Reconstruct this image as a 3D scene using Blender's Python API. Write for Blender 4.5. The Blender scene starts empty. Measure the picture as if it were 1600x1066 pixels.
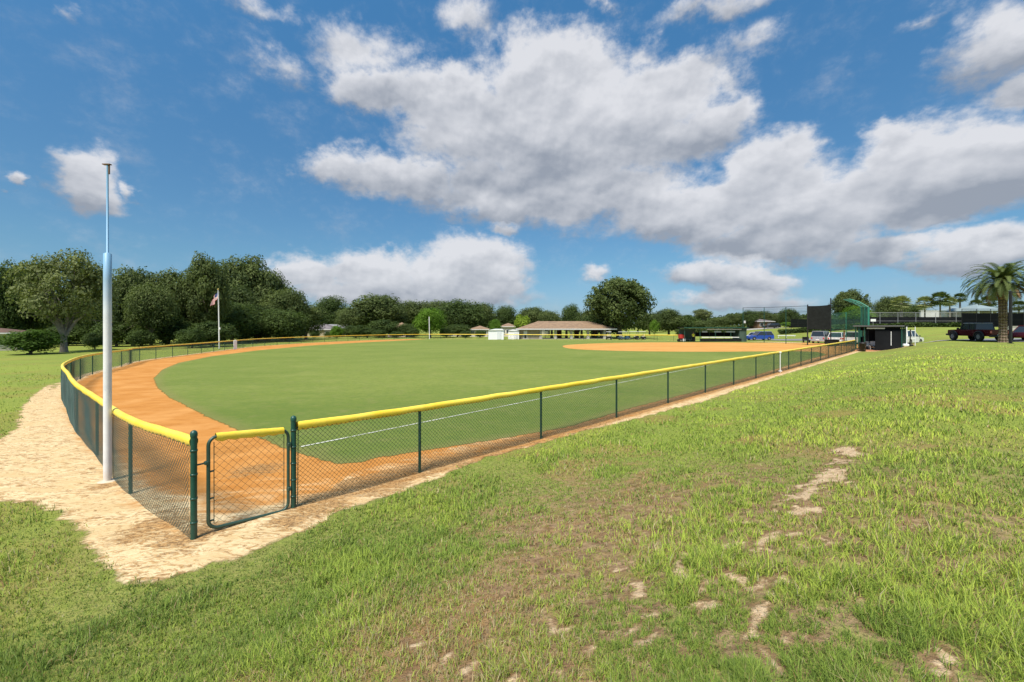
import bpy, math, random
import numpy as np
from mathutils import Vector, Matrix

scene = bpy.context.scene
COL = scene.collection
R = math.radians
PI = math.pi

# ------------------------------------------------------------------ camera
CAMZ = 2.8; F = 640.0; CX = 800.0; HY = 511.0
cd = bpy.data.cameras.new('camera'); cam = bpy.data.objects.new('camera', cd); COL.objects.link(cam)
cam.location = (0, 0, CAMZ); cam.rotation_euler = (R(90), 0, 0)
cd.sensor_width = 36; cd.lens = 36 * F / 1600; cd.shift_y = -22 / 1600.0
cd.clip_start = 0.05; cd.clip_end = 4000
scene.camera = cam

# ------------------------------------------------------------------ sun, sky, exposure
SUN_EL, SUN_AZ = R(58), R(205)      # azimuth measured clockwise from +Y: behind the camera, to its left
sd_ = bpy.data.lights.new('sun', 'SUN'); sd_.energy = 3.3; sd_.angle = R(15); sd_.color = (1.0, 0.93, 0.82)
sun = bpy.data.objects.new('sun', sd_); COL.objects.link(sun)
sv = Vector((math.sin(SUN_AZ) * math.cos(SUN_EL), math.cos(SUN_AZ) * math.cos(SUN_EL), math.sin(SUN_EL)))
sun.rotation_euler = (-sv).to_track_quat('-Z', 'Y').to_euler()
scene.view_settings.view_transform = 'Standard'; scene.view_settings.look = 'None'
scene.view_settings.exposure = 0.95; scene.view_settings.gamma = 1

class NT:
    """small helper to write node trees"""
    def __init__(s, tree): s.t = tree; s.n = tree.nodes; s.l = tree.links
    def put(s, node, i, v):
        if hasattr(v, 'is_output') or isinstance(v, bpy.types.NodeSocket): s.l.new(v, node.inputs[i])
        else:
            try: node.inputs[i].default_value = v
            except Exception: node.inputs[i].default_value = tuple(v) + (1.0,)
    def new(s, typ, ins=None, **kw):
        nd = s.n.new(typ)
        for k, v in kw.items(): setattr(nd, k, v)
        for k, v in (ins or {}).items(): s.put(nd, k, v)
        return nd
    def m(s, op, a, b=0.0, c=None, clamp=False):
        nd = s.new('ShaderNodeMath', {0: a, 1: b}, operation=op, use_clamp=clamp)
        if c is not None: s.put(nd, 2, c)
        return nd.outputs[0]
    def mix(s, f, a, b, blend='MIX'):
        nd = s.new('ShaderNodeMix', None, data_type='RGBA', blend_type=blend)
        s.put(nd, 0, f); s.put(nd, 6, a if not isinstance(a, tuple) or len(a) == 4 else a + (1,)); s.put(nd, 7, b if not isinstance(b, tuple) or len(b) == 4 else b + (1,))
        return nd.outputs[2]
    def noise(s, vec, scale, detail=4, rough=.55, dist=0.0):
        nd = s.new('ShaderNodeTexNoise', {'Scale': scale, 'Detail': detail, 'Roughness': rough, 'Distortion': dist})
        if vec is not None: s.l.new(vec, nd.inputs['Vector'])
        return nd.outputs[0]
    def ss(s, v, a, b, lo=0.0, hi=1.0):
        nd = s.new('ShaderNodeMapRange', {0: v, 1: a, 2: b, 3: lo, 4: hi}, interpolation_type='SMOOTHSTEP')
        return nd.outputs[0]
    def lin(s, v, a, b, lo=0.0, hi=1.0):
        return s.new('ShaderNodeMapRange', {0: v, 1: a, 2: b, 3: lo, 4: hi}).outputs[0]

def build_world():
    w = bpy.data.worlds.new('World'); scene.world = w; w.use_nodes = True
    t = NT(w.node_tree); t.n.clear()
    sky = t.new('ShaderNodeTexSky', sky_type='NISHITA', sun_disc=False, sun_elevation=SUN_EL, sun_rotation=SUN_AZ,
                air_density=1.0, dust_density=0.6, ozone_density=2.2)
    tc = t.new('ShaderNodeTexCoord')
    sep = t.new('ShaderNodeSeparateXYZ', {0: tc.outputs['Generated']})
    az = t.m('ARCTAN2', sep.outputs[0], sep.outputs[1])
    el = t.m('ARCSINE', sep.outputs[2])
    v = t.new('ShaderNodeCombineXYZ', {0: az, 1: el, 2: 0.0}).outputs[0]
    # cloud masses, as azimuth/elevation ellipses (centre, radii, strength), outlines broken up by noise
    px = [(585,135,90,34,1.2),(700,150,130,48,1.25),(870,140,150,70,1.35),(1030,150,120,50,1.25),(1120,185,60,28,1.0),(830,225,190,62,1.3),(960,215,170,60,1.2),(720,210,90,40,1.0),(620,275,120,44,1.15),
          (525,262,60,30,.95),(860,300,260,52,1.25),(1080,200,90,40,1.0),
          (1200,255,80,50,1.2),(1100,325,240,54,1.3),(1290,330,170,62,1.3),(1220,375,190,38,1.2),(1440,250,130,60,1.25),(1560,250,180,64,1.35),(1470,320,190,46,1.2),
          (1370,395,120,30,1.05),(1540,390,130,36,1.15),(1400,215,60,24,.95),
          (480,428,80,34,1.1),(590,425,95,36,1.2),(740,425,100,56,1.4),(640,458,210,28,1.2),
          (1100,428,80,28,1.15),(1155,438,90,32,1.2),(1150,468,110,18,1.0),
          (440,88,60,30,.50),(575,80,105,44,.58),(735,28,56,30,.60),(400,6,100,16,.5),(1008,80,46,28,.5),
          (128,268,84,44,1.15),(150,300,64,30,1.0),(2,275,24,14,.85),(215,290,22,16,.7),
          (1545,75,110,60,.9),(1595,140,70,34,.8),(1150,66,64,28,.5),(1120,2,120,20,.6),(935,6,50,12,.45),(1440,28,50,16,.42),(98,22,24,18,.38),(790,357,32,13,.8),
          (940,425,34,12,.6)]
    sc = t.new('ShaderNodeVectorMath', {0: v, 1: (1, 1.35, 0)}, operation='MULTIPLY').outputs[0]
    w1 = t.new('ShaderNodeTexNoise', {'Vector': sc, 'Scale': 4.4, 'Detail': 4, 'Roughness': .5}).outputs[1]
    w2 = t.new('ShaderNodeTexNoise', {'Vector': sc, 'Scale': 19.0, 'Detail': 5, 'Roughness': .6}).outputs[1]
    def warp(vv_):
        a1 = t.new('ShaderNodeVectorMath', {0: w1, 1: (.5, .5, .5)}, operation='SUBTRACT').outputs[0]
        a1 = t.new('ShaderNodeVectorMath', {0: a1, 1: (.16, .10, 0)}, operation='MULTIPLY').outputs[0]
        a2 = t.new('ShaderNodeVectorMath', {0: w2, 1: (.5, .5, .5)}, operation='SUBTRACT').outputs[0]
        a2 = t.new('ShaderNodeVectorMath', {0: a2, 1: (.075, .055, 0)}, operation='MULTIPLY').outputs[0]
        q = t.new('ShaderNodeVectorMath', {0: vv_, 1: a1}, operation='ADD').outputs[0]
        return t.new('ShaderNodeVectorMath', {0: q, 1: a2}, operation='ADD').outputs[0]
    vw = warp(v)
    dens = None; vert = None; wsum = None
    for (x, y, rx, ry, k) in px:
        a = math.atan((x - CX) / F); ca = math.cos(a); e = math.atan((HY - y) / F * ca)
        sx = 1.22 * rx * ca * ca / F; sy = 1.22 * ry * ca / F
        d = t.new('ShaderNodeVectorMath', {0: vw, 1: (a, e, 0)}, operation='SUBTRACT').outputs[0]
        d = t.new('ShaderNodeVectorMath', {0: d, 1: (1 / sx, 1 / sy, 0)}, operation='MULTIPLY').outputs[0]
        ln = t.new('ShaderNodeVectorMath', {0: d}, operation='LENGTH').outputs[1]
        wgt = t.m('MULTIPLY', t.m('SUBTRACT', 1.0, ln, clamp=True), k)
        up = t.new('ShaderNodeSeparateXYZ', {0: d}).outputs[1]
        vv = t.m('MULTIPLY', wgt, up)
        dens = wgt if dens is None else t.m('SMOOTH_MAX', dens, wgt, 0.10)
        wsum = wgt if wsum is None else t.m('ADD', wsum, wgt)
        vert = vv if vert is None else t.m('ADD', vert, vv)
    vn = t.m('DIVIDE', vert, t.m('MAXIMUM', wsum, 0.03))
    n3 = t.noise(tc.outputs['Generated'], 2.3, 5)
    back = t.m('MULTIPLY', t.ss(sep.outputs[1], 0.1, -0.3), t.ss(n3, .48, .62, 0, .8))
    dens = t.m('MAXIMUM', dens, back)
    nB = t.noise(sc, 11, 12, .62, .1); nC = t.noise(sc, 42, 8, .62, .1)
    f = t.m('ADD', t.m('MULTIPLY', t.m('SUBTRACT', nB, .5), .95), t.m('MULTIPLY', t.m('SUBTRACT', nC, .5), .38))
    f = t.m('MULTIPLY', f, t.ss(dens, 0.0, .12))
    dd = t.m('ADD', dens, f)
    thin = t.ss(dens, .25, .65)
    alpha = t.m('MULTIPLY', t.m('POWER', t.ss(dd, 0.02, 0.58), 1.3), t.lin(el, 0.0, .05))
    # light and shade in the clouds: bright crowns, grey bases, billows lit from above
    off_ = t.new('ShaderNodeVectorMath', {0: sc, 1: (-.012, .034, 0)}, operation='ADD').outputs[0]
    sA = t.noise(sc, 5, 4, .5); sA2 = t.noise(off_, 5, 4, .5)
    off2 = t.new('ShaderNodeVectorMath', {0: sc, 1: (-.005, .012, 0)}, operation='ADD').outputs[0]
    sB = t.noise(sc, 24, 6, .58); sB2 = t.noise(off2, 24, 6, .58)
    emb = t.m('ADD', t.m('MULTIPLY', t.m('SUBTRACT', sA, sA2), 2.6), t.m('MULTIPLY', t.m('SUBTRACT', sB, sB2), .42))
    sh = t.m('ADD', t.m('ADD', .68, t.m('MULTIPLY', vn, 1.05)), emb)
    for (x, y, rx, ry, k) in [(830,268,260,46,.62),(640,300,110,30,.3),(1500,315,200,36,.5),(1180,372,220,30,.4),(1330,395,140,24,.4),(620,450,200,24,.35),(1150,462,110,22,.4),(130,306,70,20,.3),(1560,110,90,40,.35)]:
        a = math.atan((x - CX) / F); ca = math.cos(a); e = math.atan((HY - y) / F * ca)
        d = t.new('ShaderNodeVectorMath', {0: vw, 1: (a, e, 0)}, operation='SUBTRACT').outputs[0]
        d = t.new('ShaderNodeVectorMath', {0: d, 1: (F / (rx * ca * ca), F / (ry * ca), 0)}, operation='MULTIPLY').outputs[0]; k *= .46
        sh = t.m('SUBTRACT', sh, t.m('MULTIPLY', t.ss(t.new('ShaderNodeVectorMath', {0: d}, operation='LENGTH').outputs[1], 1.15, .1), k))
    sh = t.m('SUBTRACT', sh, t.m('MULTIPLY', t.ss(dd, .45, 1.1), .12), clamp=True)
    ccol = t.mix(sh, (1.68, 1.86, 2.2), (3.95, 4.0, 4.2))
    low = t.ss(el, 0.0, 0.9); hz = t.ss(el, -.05, .16)
    skyc = t.mix(1.0, sky.outputs[0], t.mix(hz, (.30, .385, .60), t.mix(low, (0.31, 0.445, 0.505), (0.36, .78, .92))), 'MULTIPLY')
    col = t.mix(t.m('MULTIPLY', alpha, .95), skyc, ccol)
    bg = t.new('ShaderNodeBackground', {0: col, 1: 0.10})
    out = t.new('ShaderNodeOutputWorld', {0: bg.outputs[0]})
    w.cycles.sampling_method = 'MANUAL'; w.cycles.sample_map_resolution = 512
build_world()

# ------------------------------------------------------------------ noise and terrain
def _hash(ix, iy, seed):
    h = (ix.astype(np.int64) * 374761393 + iy.astype(np.int64) * 668265263 + seed * 1274126177) & 0xffffffff
    h = ((h ^ (h >> 13)) * 1274126177) & 0xffffffff
    return ((h ^ (h >> 16)) & 0xffff) / 65535.0
def vnoise(x, y, seed=0):
    x = np.asarray(x, float); y = np.asarray(y, float)
    ix = np.floor(x); iy = np.floor(y); fx = x - ix; fy = y - iy
    fx = fx * fx * (3 - 2 * fx); fy = fy * fy * (3 - 2 * fy)
    a = _hash(ix, iy, seed); b = _hash(ix + 1, iy, seed); c = _hash(ix, iy + 1, seed); d = _hash(ix + 1, iy + 1, seed)
    return (a * (1 - fx) + b * fx) * (1 - fy) + (c * (1 - fx) + d * fx) * fy
def fbm(x, y, seed=0, o=4):
    s = 0; a = .5; n = 0
    for i in range(o):
        s = s + a * vnoise(np.asarray(x) * 2 ** i, np.asarray(y) * 2 ** i, seed + i); n += a; a *= .5
    return s / n
def sm(v, a=0.0, b=1.0):
    t = np.clip((v - a) / (b - a), 0, 1); return t * t * (3 - 2 * t)
U = np.array((.723, .691)); V = np.array((.691, -.723)); P0 = np.array((-4.6, 4.815))
def W(t, s):                         # along / out from the sideline fence
    p = P0 + U * t + V * s; return float(p[0]), float(p[1])
def g(x, y):
    x = np.asarray(x, float); y = np.asarray(y, float)
    s = (x - P0[0]) * V[0] + (y - P0[1]) * V[1]; t = (x - P0[0]) * U[0] + (y - P0[1]) * U[1]
    z = .1 - .38 * sm(-s, 8, 58)
    z = z + 1.18 * sm(s, .9, 7.4) * sm(t, -14, 1)
    z = z + .10 * np.exp(-((x + 3.9) ** 2 + (y - 5.0) ** 2) / 3.0)
    z = z + (2.6 - 1.15 * sm(s, .9, 7.4)) * sm(t + 1.2 * s, 76, 126)
    z = z + sm(s, .5, 3.5) * (.10 * (fbm(x * .35, y * .35, 7, 3) - .5) + .045 * (fbm(x * 1.7, y * 1.7, 3, 3) - .5))
    return z
def gz(x, y): return float(g(x, y))
def P(px, py):                       # where the photograph's ground point lies on the terrain
    k = (py - HY) / F; lo = 1.0; d = 1.0
    while d < 400:
        if CAMZ - k * d < gz((px - CX) / F * d, d): break
        lo = d; d *= 1.02
    hi = d
    for _ in range(30):
        m = (lo + hi) / 2
        if CAMZ - k * m < gz((px - CX) / F * m, m): hi = m
        else: lo = m
    return ((px - CX) / F * hi, hi)
def at(px, d): return ((px - CX) / F * d, d)
def zof(py, d): return CAMZ - (py - HY) / F * d

# ------------------------------------------------------------------ object helpers
def link(o): COL.objects.link(o); return o
def thing(name, label, cat, loc=(0, 0, 0), rz=0.0, group=None):
    o = bpy.data.objects.new(name, None); link(o); o.empty_display_size = .2
    o.location = loc; o.rotation_euler = (0, 0, rz); o['label'] = label; o['category'] = cat
    if group: o['group'] = group
    return o
def tag(o, label=None, cat=None, group=None, kind=None):
    if label: o['label'] = label
    if cat: o['category'] = cat
    if group: o['group'] = group
    if kind: o['kind'] = kind
    return o
def raw_mesh(name, verts, quads=None, tris=None, attrs=None, smooth=False):
    me = bpy.data.meshes.new(name)
    verts = np.asarray(verts, np.float32); nq = 0 if quads is None else len(quads); nt = 0 if tris is None else len(tris)
    me.vertices.add(len(verts)); me.vertices.foreach_set('co', verts.ravel())
    idx = []
    if nq: idx.append(np.asarray(quads, np.int32).ravel())
    if nt: idx.append(np.asarray(tris, np.int32).ravel())
    idx = np.concatenate(idx)
    me.loops.add(len(idx)); me.loops.foreach_set('vertex_index', idx)
    me.polygons.add(nq + nt)
    st = np.concatenate([np.arange(nq) * 4, nq * 4 + np.arange(nt) * 3]).astype(np.int32)
    me.polygons.foreach_set('loop_start', st)
    if smooth: me.polygons.foreach_set('use_smooth', np.ones(nq + nt, bool))
    for k, a in (attrs or {}).items():
        a = np.asarray(a, np.float32)
        if a.ndim == 1:
            at_ = me.attributes.new(k, 'FLOAT', 'POINT'); at_.data.foreach_set('value', a)
        else:
            at_ = me.attributes.new(k, 'FLOAT_COLOR', 'POINT'); at_.data.foreach_set('color', np.concatenate([a, np.ones((len(a), 1), np.float32)], 1).ravel())
    me.update(calc_edges=True); me.validate(clean_customdata=False)
    return me
def mobj(name, me, mat, parent=None, loc=None):
    o = bpy.data.objects.new(name, me); link(o)
    if mat is not None and not me.materials: me.materials.append(mat)
    if parent is not None: o.parent = parent
    if loc: o.location = loc
    return o

class MB:
    """collects shapes; .build links them as ONE mesh object"""
    def __init__(s): s.v = []; s.f = []; s.sm = []; s.mi = []; s.cur = 0
    def add(s, vs, fs, smooth=False):
        b = len(s.v); s.v += [tuple(map(float, p)) for p in vs]
        for f in fs: s.f.append(tuple(i + b for i in f)); s.sm.append(smooth); s.mi.append(s.cur)
        return s
    def box(s, c, d, rz=0.0, bev=0.0, taper=1.0):
        hx, hy, hz = d[0] / 2, d[1] / 2, d[2] / 2
        if bev <= 0:
            p = [(-hx, -hy, -hz), (hx, -hy, -hz), (hx, hy, -hz), (-hx, hy, -hz), (-hx * taper, -hy * taper, hz), (hx * taper, -hy * taper, hz), (hx * taper, hy * taper, hz), (-hx * taper, hy * taper, hz)]
            f = [(3, 2, 1, 0), (4, 5, 6, 7), (0, 1, 5, 4), (1, 2, 6, 5), (2, 3, 7, 6), (3, 0, 4, 7)]
        else:
            b = min(bev, hx * .9, hy * .9, hz * .9); p = []
            for z, q in ((-hz, b), (-hz + b, 0), (hz - b, 0), (hz, b)):
                x, y = hx - q, hy - q
                p += [(-x + b, -y, z), (x - b, -y, z), (x, -y + b, z), (x, y - b, z), (x - b, y, z), (-x + b, y, z), (-x, y - b, z), (-x, -y + b, z)]
            f = [tuple(range(7, -1, -1)), tuple(range(24, 32))]
            for k in range(3):
                for i in range(8): f.append((k * 8 + i, k * 8 + (i + 1) % 8, k * 8 + 8 + (i + 1) % 8, k * 8 + 8 + i))
        cr, sr = math.cos(rz), math.sin(rz)
        return s.add([(c[0] + x * cr - y * sr, c[1] + x * sr + y * cr, c[2] + z) for x, y, z in p], f)
    def tube(s, pts, r, n=8, caps=True, smooth=True):
        pts = [Vector(p) for p in pts]; m = len(pts); rr = r if isinstance(r, (list, tuple)) else [r] * m
        vs = []; up = None
        for i, p in enumerate(pts):
            a = pts[max(i - 1, 0)]; b = pts[min(i + 1, m - 1)]; d = (b - a)
            if d.length < 1e-9: d = Vector((0, 0, 1))
            d.normalize()
            if up is None: up = Vector((0, 0, 1)) if abs(d.z) < .9 else Vector((1, 0, 0))
            x = d.cross(up)
            if x.length < 1e-6: x = d.orthogonal()
            x.normalize(); y = x.cross(d).normalized(); up = y
            for k in range(n):
                q = 2 * PI * k / n; vs.append(p + (x * math.cos(q) + y * math.sin(q)) * rr[i])
        fs = []
        for i in range(m - 1):
            for k in range(n): fs.append((i * n + k, i * n + (k + 1) % n, (i + 1) * n + (k + 1) % n, (i + 1) * n + k))
        s.add(vs, fs, smooth)
        if caps: s.add(vs[:n], [tuple(range(n - 1, -1, -1))]); s.add(vs[-n:], [tuple(range(n))])
        return s
    def lathe(s, prof, c=(0, 0, 0), n=16, smooth=True):
        vs = []
        for r, z in prof:
            for k in range(n): q = 2 * PI * k / n; vs.append((c[0] + r * math.cos(q), c[1] + r * math.sin(q), c[2] + z))
        fs = [(i * n + k, i * n + (k + 1) % n, (i + 1) * n + (k + 1) % n, (i + 1) * n + k) for i in range(len(prof) - 1) for k in range(n)]
        return s.add(vs, fs, smooth)
    def ball(s, c, r, n=10, m=6, sq=(1, 1, 1)):
        vs = []; 
        for i in range(m + 1):
            ph = PI * i / m
            for k in range(n): q = 2 * PI * k / n; vs.append((c[0] + r * sq[0] * math.sin(ph) * math.cos(q), c[1] + r * sq[1] * math.sin(ph) * math.sin(q), c[2] + r * sq[2] * math.cos(ph)))
        return s.add(vs, [(i * n + k, (i + 1) * n + k, (i + 1) * n + (k + 1) % n, i * n + (k + 1) % n) for i in range(m) for k in range(n)], True)
    def prism(s, prof, y0, y1, inset=0.0):     # polygon in x,z extruded along y
        n = len(prof); cx = sum(p[0] for p in prof) / n
        vs = [(x, y0, z) for x, z in prof] + [(x, y1, z) for x, z in prof]
        return s.add(vs, [tuple(range(n)), tuple(range(2 * n - 1, n - 1, -1))] + [(i, i + n, (i + 1) % n + n, (i + 1) % n) for i in range(n)])
    def wheel(s, c, r, w, axis='y', n=20):
        prof = [(r * .55, -w / 2), (r * .93, -w / 2), (r, -w * .32), (r, w * .32), (r * .93, w / 2), (r * .55, w / 2), (r * .55, -w / 2)]
        vs = []
        for rr, o in prof:
            for k in range(n): q = 2 * PI * k / n; vs.append((c[0] + rr * math.cos(q), c[1] + o, c[2] + rr * math.sin(q)))
        return s.add(vs, [(i * n + k, (i + 1) * n + k, (i + 1) * n + (k + 1) % n, i * n + (k + 1) % n) for i in range(len(prof) - 1) for k in range(n)], True)
    def build(s, name, mat, parent=None, label=None):
        me = bpy.data.meshes.new(name); me.from_pydata(s.v, [], s.f); me.polygons.foreach_set('use_smooth', s.sm)
        mats = mat if isinstance(mat, (list, tuple)) else [mat]
        for m_ in mats: me.materials.append(m_)
        if len(mats) > 1: me.polygons.foreach_set('material_index', s.mi)
        me.update(); o = bpy.data.objects.new(name, me); link(o)
        if parent is not None: o.parent = parent
        if label: o['label'] = label
        return o
def copy_tree(o, parent=None):
    c = o.copy(); COL.objects.link(c)
    if parent is not None: c.parent = parent
    for ch in [q for q in bpy.data.objects if q.parent == o]: copy_tree(ch, c)
    return c

# ------------------------------------------------------------------ materials
def paint(name, col, rough=.5, metal=0.0, var=.12, scale=6.0, bump=0.0, spec=.5, dirt=None):
    m = bpy.data.materials.new(name); m.use_nodes = True; t = NT(m.node_tree); b = t.n['Principled BSDF']
    tc = t.new('ShaderNodeTexCoord'); n = t.noise(tc.outputs['Object'], scale, 5)
    c = t.mix(t.lin(n, .3, .7), tuple(x * (1 - var) for x in col), tuple(min(1, x * (1 + var)) for x in col))
    if dirt:
        n2 = t.noise(tc.outputs['Object'], scale * .45, 6, .65); c = t.mix(t.ss(n2, .52, .72, 0, .7), c, dirt)
    t.put(b, 'Base Color', c); t.put(b, 'Roughness', t.lin(n, .2, .8, max(.05, rough - .08), min(1, rough + .08)))
    b.inputs['Metallic'].default_value = metal; b.inputs['Specular IOR Level'].default_value = spec
    if bump: 
        bn = t.new('ShaderNodeBump', {'Strength': bump, 'Distance': .02, 'Height': t.noise(tc.outputs['Object'], scale * 6, 5)}); t.l.new(bn.outputs[0], b.inputs['Normal'])
    return m
def glassm(name, col, rough=.08):
    m = bpy.data.materials.new(name); m.use_nodes = True; b = m.node_tree.nodes['Principled BSDF']
    b.inputs['Base Color'].default_value = col + (1,); b.inputs['Roughness'].default_value = rough; b.inputs['Specular IOR Level'].default_value = .8
    return m
def leafm(name, dark, light, trans=.3):
    m = bpy.data.materials.new(name); m.use_nodes = True; t = NT(m.node_tree); t.n.clear()
    a = t.new('ShaderNodeAttribute', attribute_name='tint'); oi = t.new('ShaderNodeObjectInfo')
    f = t.m('ADD', t.m('MULTIPLY', a.outputs['Fac'], .85), t.m('MULTIPLY', oi.outputs['Random'], .15))
    c = t.mix(f, dark, light)
    c2 = t.mix(.5, c, (.9, .75, .2), 'MULTIPLY'); c2 = t.mix(1.0, c, (1.15, 1.25, .6), 'MULTIPLY')
    d = t.new('ShaderNodeBsdfPrincipled', {'Base Color': c, 'Roughness': .6, 'Specular IOR Level': .12})
    tr = t.new('ShaderNodeBsdfTranslucent', {0: c2})
    mx = t.new('ShaderNodeMixShader', {0: trans, 1: d.outputs[0], 2: tr.outputs[0]})
    t.new('ShaderNodeOutputMaterial', {0: mx.outputs[0]})
    return m
GREEN = paint('dark green coated steel', (.012, .065, .048), .35, 0, .15, 9, spec=.5)
WIRE = paint('green black coated wire', (.013, .045, .033), .5, 0, .2, 9)
GATEG = paint('green grey gate frame', (.035, .075, .055), .4, 0, .15, 9)
BLACK = paint('black coated metal', (.012, .012, .013), .5)
STEEL = paint('galvanised steel', (.32, .33, .34), .45, .3, .12)
WHITE = paint('white paint', (.72, .72, .73), .45, 0, .05, 3, dirt=(.55, .53, .48))
WHITE2 = paint('white vinyl', (.74, .75, .76), .5, 0, .04, 2)
RUST = paint('rusty steel', (.16, .09, .05), .8, 0, .3, 20)
TYRE = paint('tyre rubber', (.014, .014, .014), .85); RIM = paint('wheel rim', (.35, .35, .36), .35, .6)
GLASS = glassm('dark car glass', (.02, .025, .03)); HGLASS = glassm('house window glass', (.03, .035, .04), .15)
SCREEN = paint('black windscreen fabric', (.009, .010, .012), .85, 0, .25, 1.2, spec=.12)
SCREEN2 = paint('black green screen fabric', (.013, .016, .015), .85, 0, .3, 3, spec=.12)
BARK = paint('grey brown bark', (.13, .105, .08), .9, 0, .35, 3, bump=.6)
BARKP = paint('pale grey bark', (.20, .18, .15), .9, 0, .35, 3, bump=.6)
ROOFB = paint('brown shingles', (.235, .155, .095), .85, 0, .22, 1.3, bump=.4, dirt=(.17, .115, .08))
ROOFD = paint('dark brown shingles', (.12, .068, .048), .85, 0, .25, 1.3, bump=.4)
ROOFG = paint('grey shingles', (.16, .14, .145), .85, 0, .2, 1.3, bump=.4)
ROOFW = paint('pale shingles', (.42, .43, .45), .85, 0, .15, 1.3)
BEIGE = paint('beige stucco wall', (.33, .28, .20), .85, 0, .10, 2)
CREAM = paint('cream stucco wall', (.55, .50, .42), .85, 0, .10, 2)
CONC = paint('concrete', (.40, .38, .35), .85, 0, .12, 2)
TIMBER = paint('brown timber', (.16, .09, .05), .8, 0, .2, 4)
REDM = paint('red enamel', (.42, .03, .025), .4)
YEL = paint('bright yellow cloth', (.62, .66, .05), .8)

def cap_mat():
    m = bpy.data.materials.new('yellow corrugated plastic'); m.use_nodes = True; t = NT(m.node_tree); b = t.n['Principled BSDF']
    tc = t.new('ShaderNodeTexCoord'); n = t.noise(tc.outputs['Object'], 1.5, 6, .6); n2 = t.noise(tc.outputs['Object'], 30, 4)
    c = t.mix(t.lin(n, .3, .7), (.90, .61, .03), (.94, .72, .10))
    c = t.mix(t.ss(n2, .56, .74, 0, .35), c, (.6, .42, .14)); c = t.mix(t.ss(t.noise(tc.outputs['Object'], 5, 9, .8), .58, .72, 0, .5), c, (.93, .78, .22))
    t.put(b, 'Base Color', c); b.inputs['Roughness'].default_value = .38; b.inputs['Specular IOR Level'].default_value = .6
    bn = t.new('ShaderNodeBump', {'Strength': .35, 'Distance': .01, 'Height': n2}); t.l.new(bn.outputs[0], b.inputs['Normal'])
    return m
YCAP = cap_mat()
LEAF_OAK = leafm('oak foliage', (.030, .052, .018), (.155, .195, .062))
LEAF_DARK = leafm('dark foliage', (.025, .046, .014), (.115, .165, .045))
LEAF_GREY = leafm('grey green foliage', (.060, .080, .028), (.225, .255, .10))
LEAF_BRIGHT = leafm('bright green foliage', (.05, .115, .012), (.17, .29, .035), .35)
LEAF_MID = leafm('mid green foliage', (.025, .058, .010), (.10, .17, .030))
LEAF_LIME = leafm('lime foliage', (.11, .18, .02), (.30, .40, .05), .35)
LEAF_PALM = leafm('palm foliage', (.045, .07, .022), (.17, .215, .07), .25)
LEAF_PALE = leafm('pale palm foliage', (.16, .19, .08), (.38, .40, .18), .25)
LEAF_DRY = leafm('dry palm foliage', (.16, .085, .045), (.34, .21, .12), .2)

# ------------------------------------------------------------------ polygons and the shared lattice
def cr(points, closed=False, step=1.0):
    pts = [np.array(p, float) for p in points]; n = len(pts); out = []
    rng_ = range(n) if closed else range(n - 1)
    for i in rng_:
        if closed: a, b, c, d = pts[(i - 1) % n], pts[i], pts[(i + 1) % n], pts[(i + 2) % n]
        else: a, b, c, d = pts[max(i - 1, 0)], pts[i], pts[i + 1], pts[min(i + 2, n - 1)]
        k = max(1, int(np.linalg.norm(c - b) / step))
        for j in range(k):
            u = j / k
            out.append(.5 * ((2 * b) + (-a + c) * u + (2 * a - 5 * b + 4 * c - d) * u * u + (-a + 3 * b - 3 * c + d) * u ** 3))
    if not closed: out.append(pts[-1])
    return np.array(out)
def sdist(x, y, poly):
    """signed distance, positive inside"""
    poly = np.asarray(poly); d2 = np.full(x.shape, 1e18); ins = np.zeros(x.shape, bool); n = len(poly)
    for i in range(n):
        a = poly[i]; b = poly[(i + 1) % n]; e = b - a; l2 = max(1e-12, e @ e)
        wx = x - a[0]; wy = y - a[1]; t = np.clip((wx * e[0] + wy * e[1]) / l2, 0, 1)
        dx = wx - e[0] * t; dy = wy - e[1] * t; d2 = np.minimum(d2, dx * dx + dy * dy)
        if a[1] != b[1]:
            c = ((a[1] > y) != (b[1] > y)) & (x < (b[0] - a[0]) * (y - a[1]) / (b[1] - a[1]) + a[0]); ins ^= c
    return np.where(ins, 1, -1) * np.sqrt(d2)
def dline(x, y, pts):
    d2 = np.full(np.shape(x), 1e18)
    for a, b in zip(pts[:-1], pts[1:]):
        a = np.array(a); b = np.array(b); e = b - a; t = np.clip(((x - a[0]) * e[0] + (y - a[1]) * e[1]) / (e @ e), 0, 1)
        d2 = np.minimum(d2, (x - a[0] - e[0] * t) ** 2 + (y - a[1] - e[1] * t) ** 2)
    return np.sqrt(d2)

GA = (-3.9, 5.02); GB = (-3.19, 5.98)
ARC = [GA, (-6.2, 6.64), (-8.9, 8.75), (-11.5, 10.8), (-14.3, 13.2), (-18.9, 17.3), (-24.4, 23.6), (-29.1, 30.9), (-33.0, 37.5), (-38.3, 55.8), (-40.2, 66), (-38, 82), (-31, 97), (-21.5, 105)]
arc = cr(ARC, False, .5)
FARF = [(-21.5, 105), (-10, 103), (4, 100), (16, 95.5), (34, 84)]
far = cr(FARF, False, 1.0)
NPOST = [GB] + [W(4.0 + 3.33 * i, 0) for i in range(18)]

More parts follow.
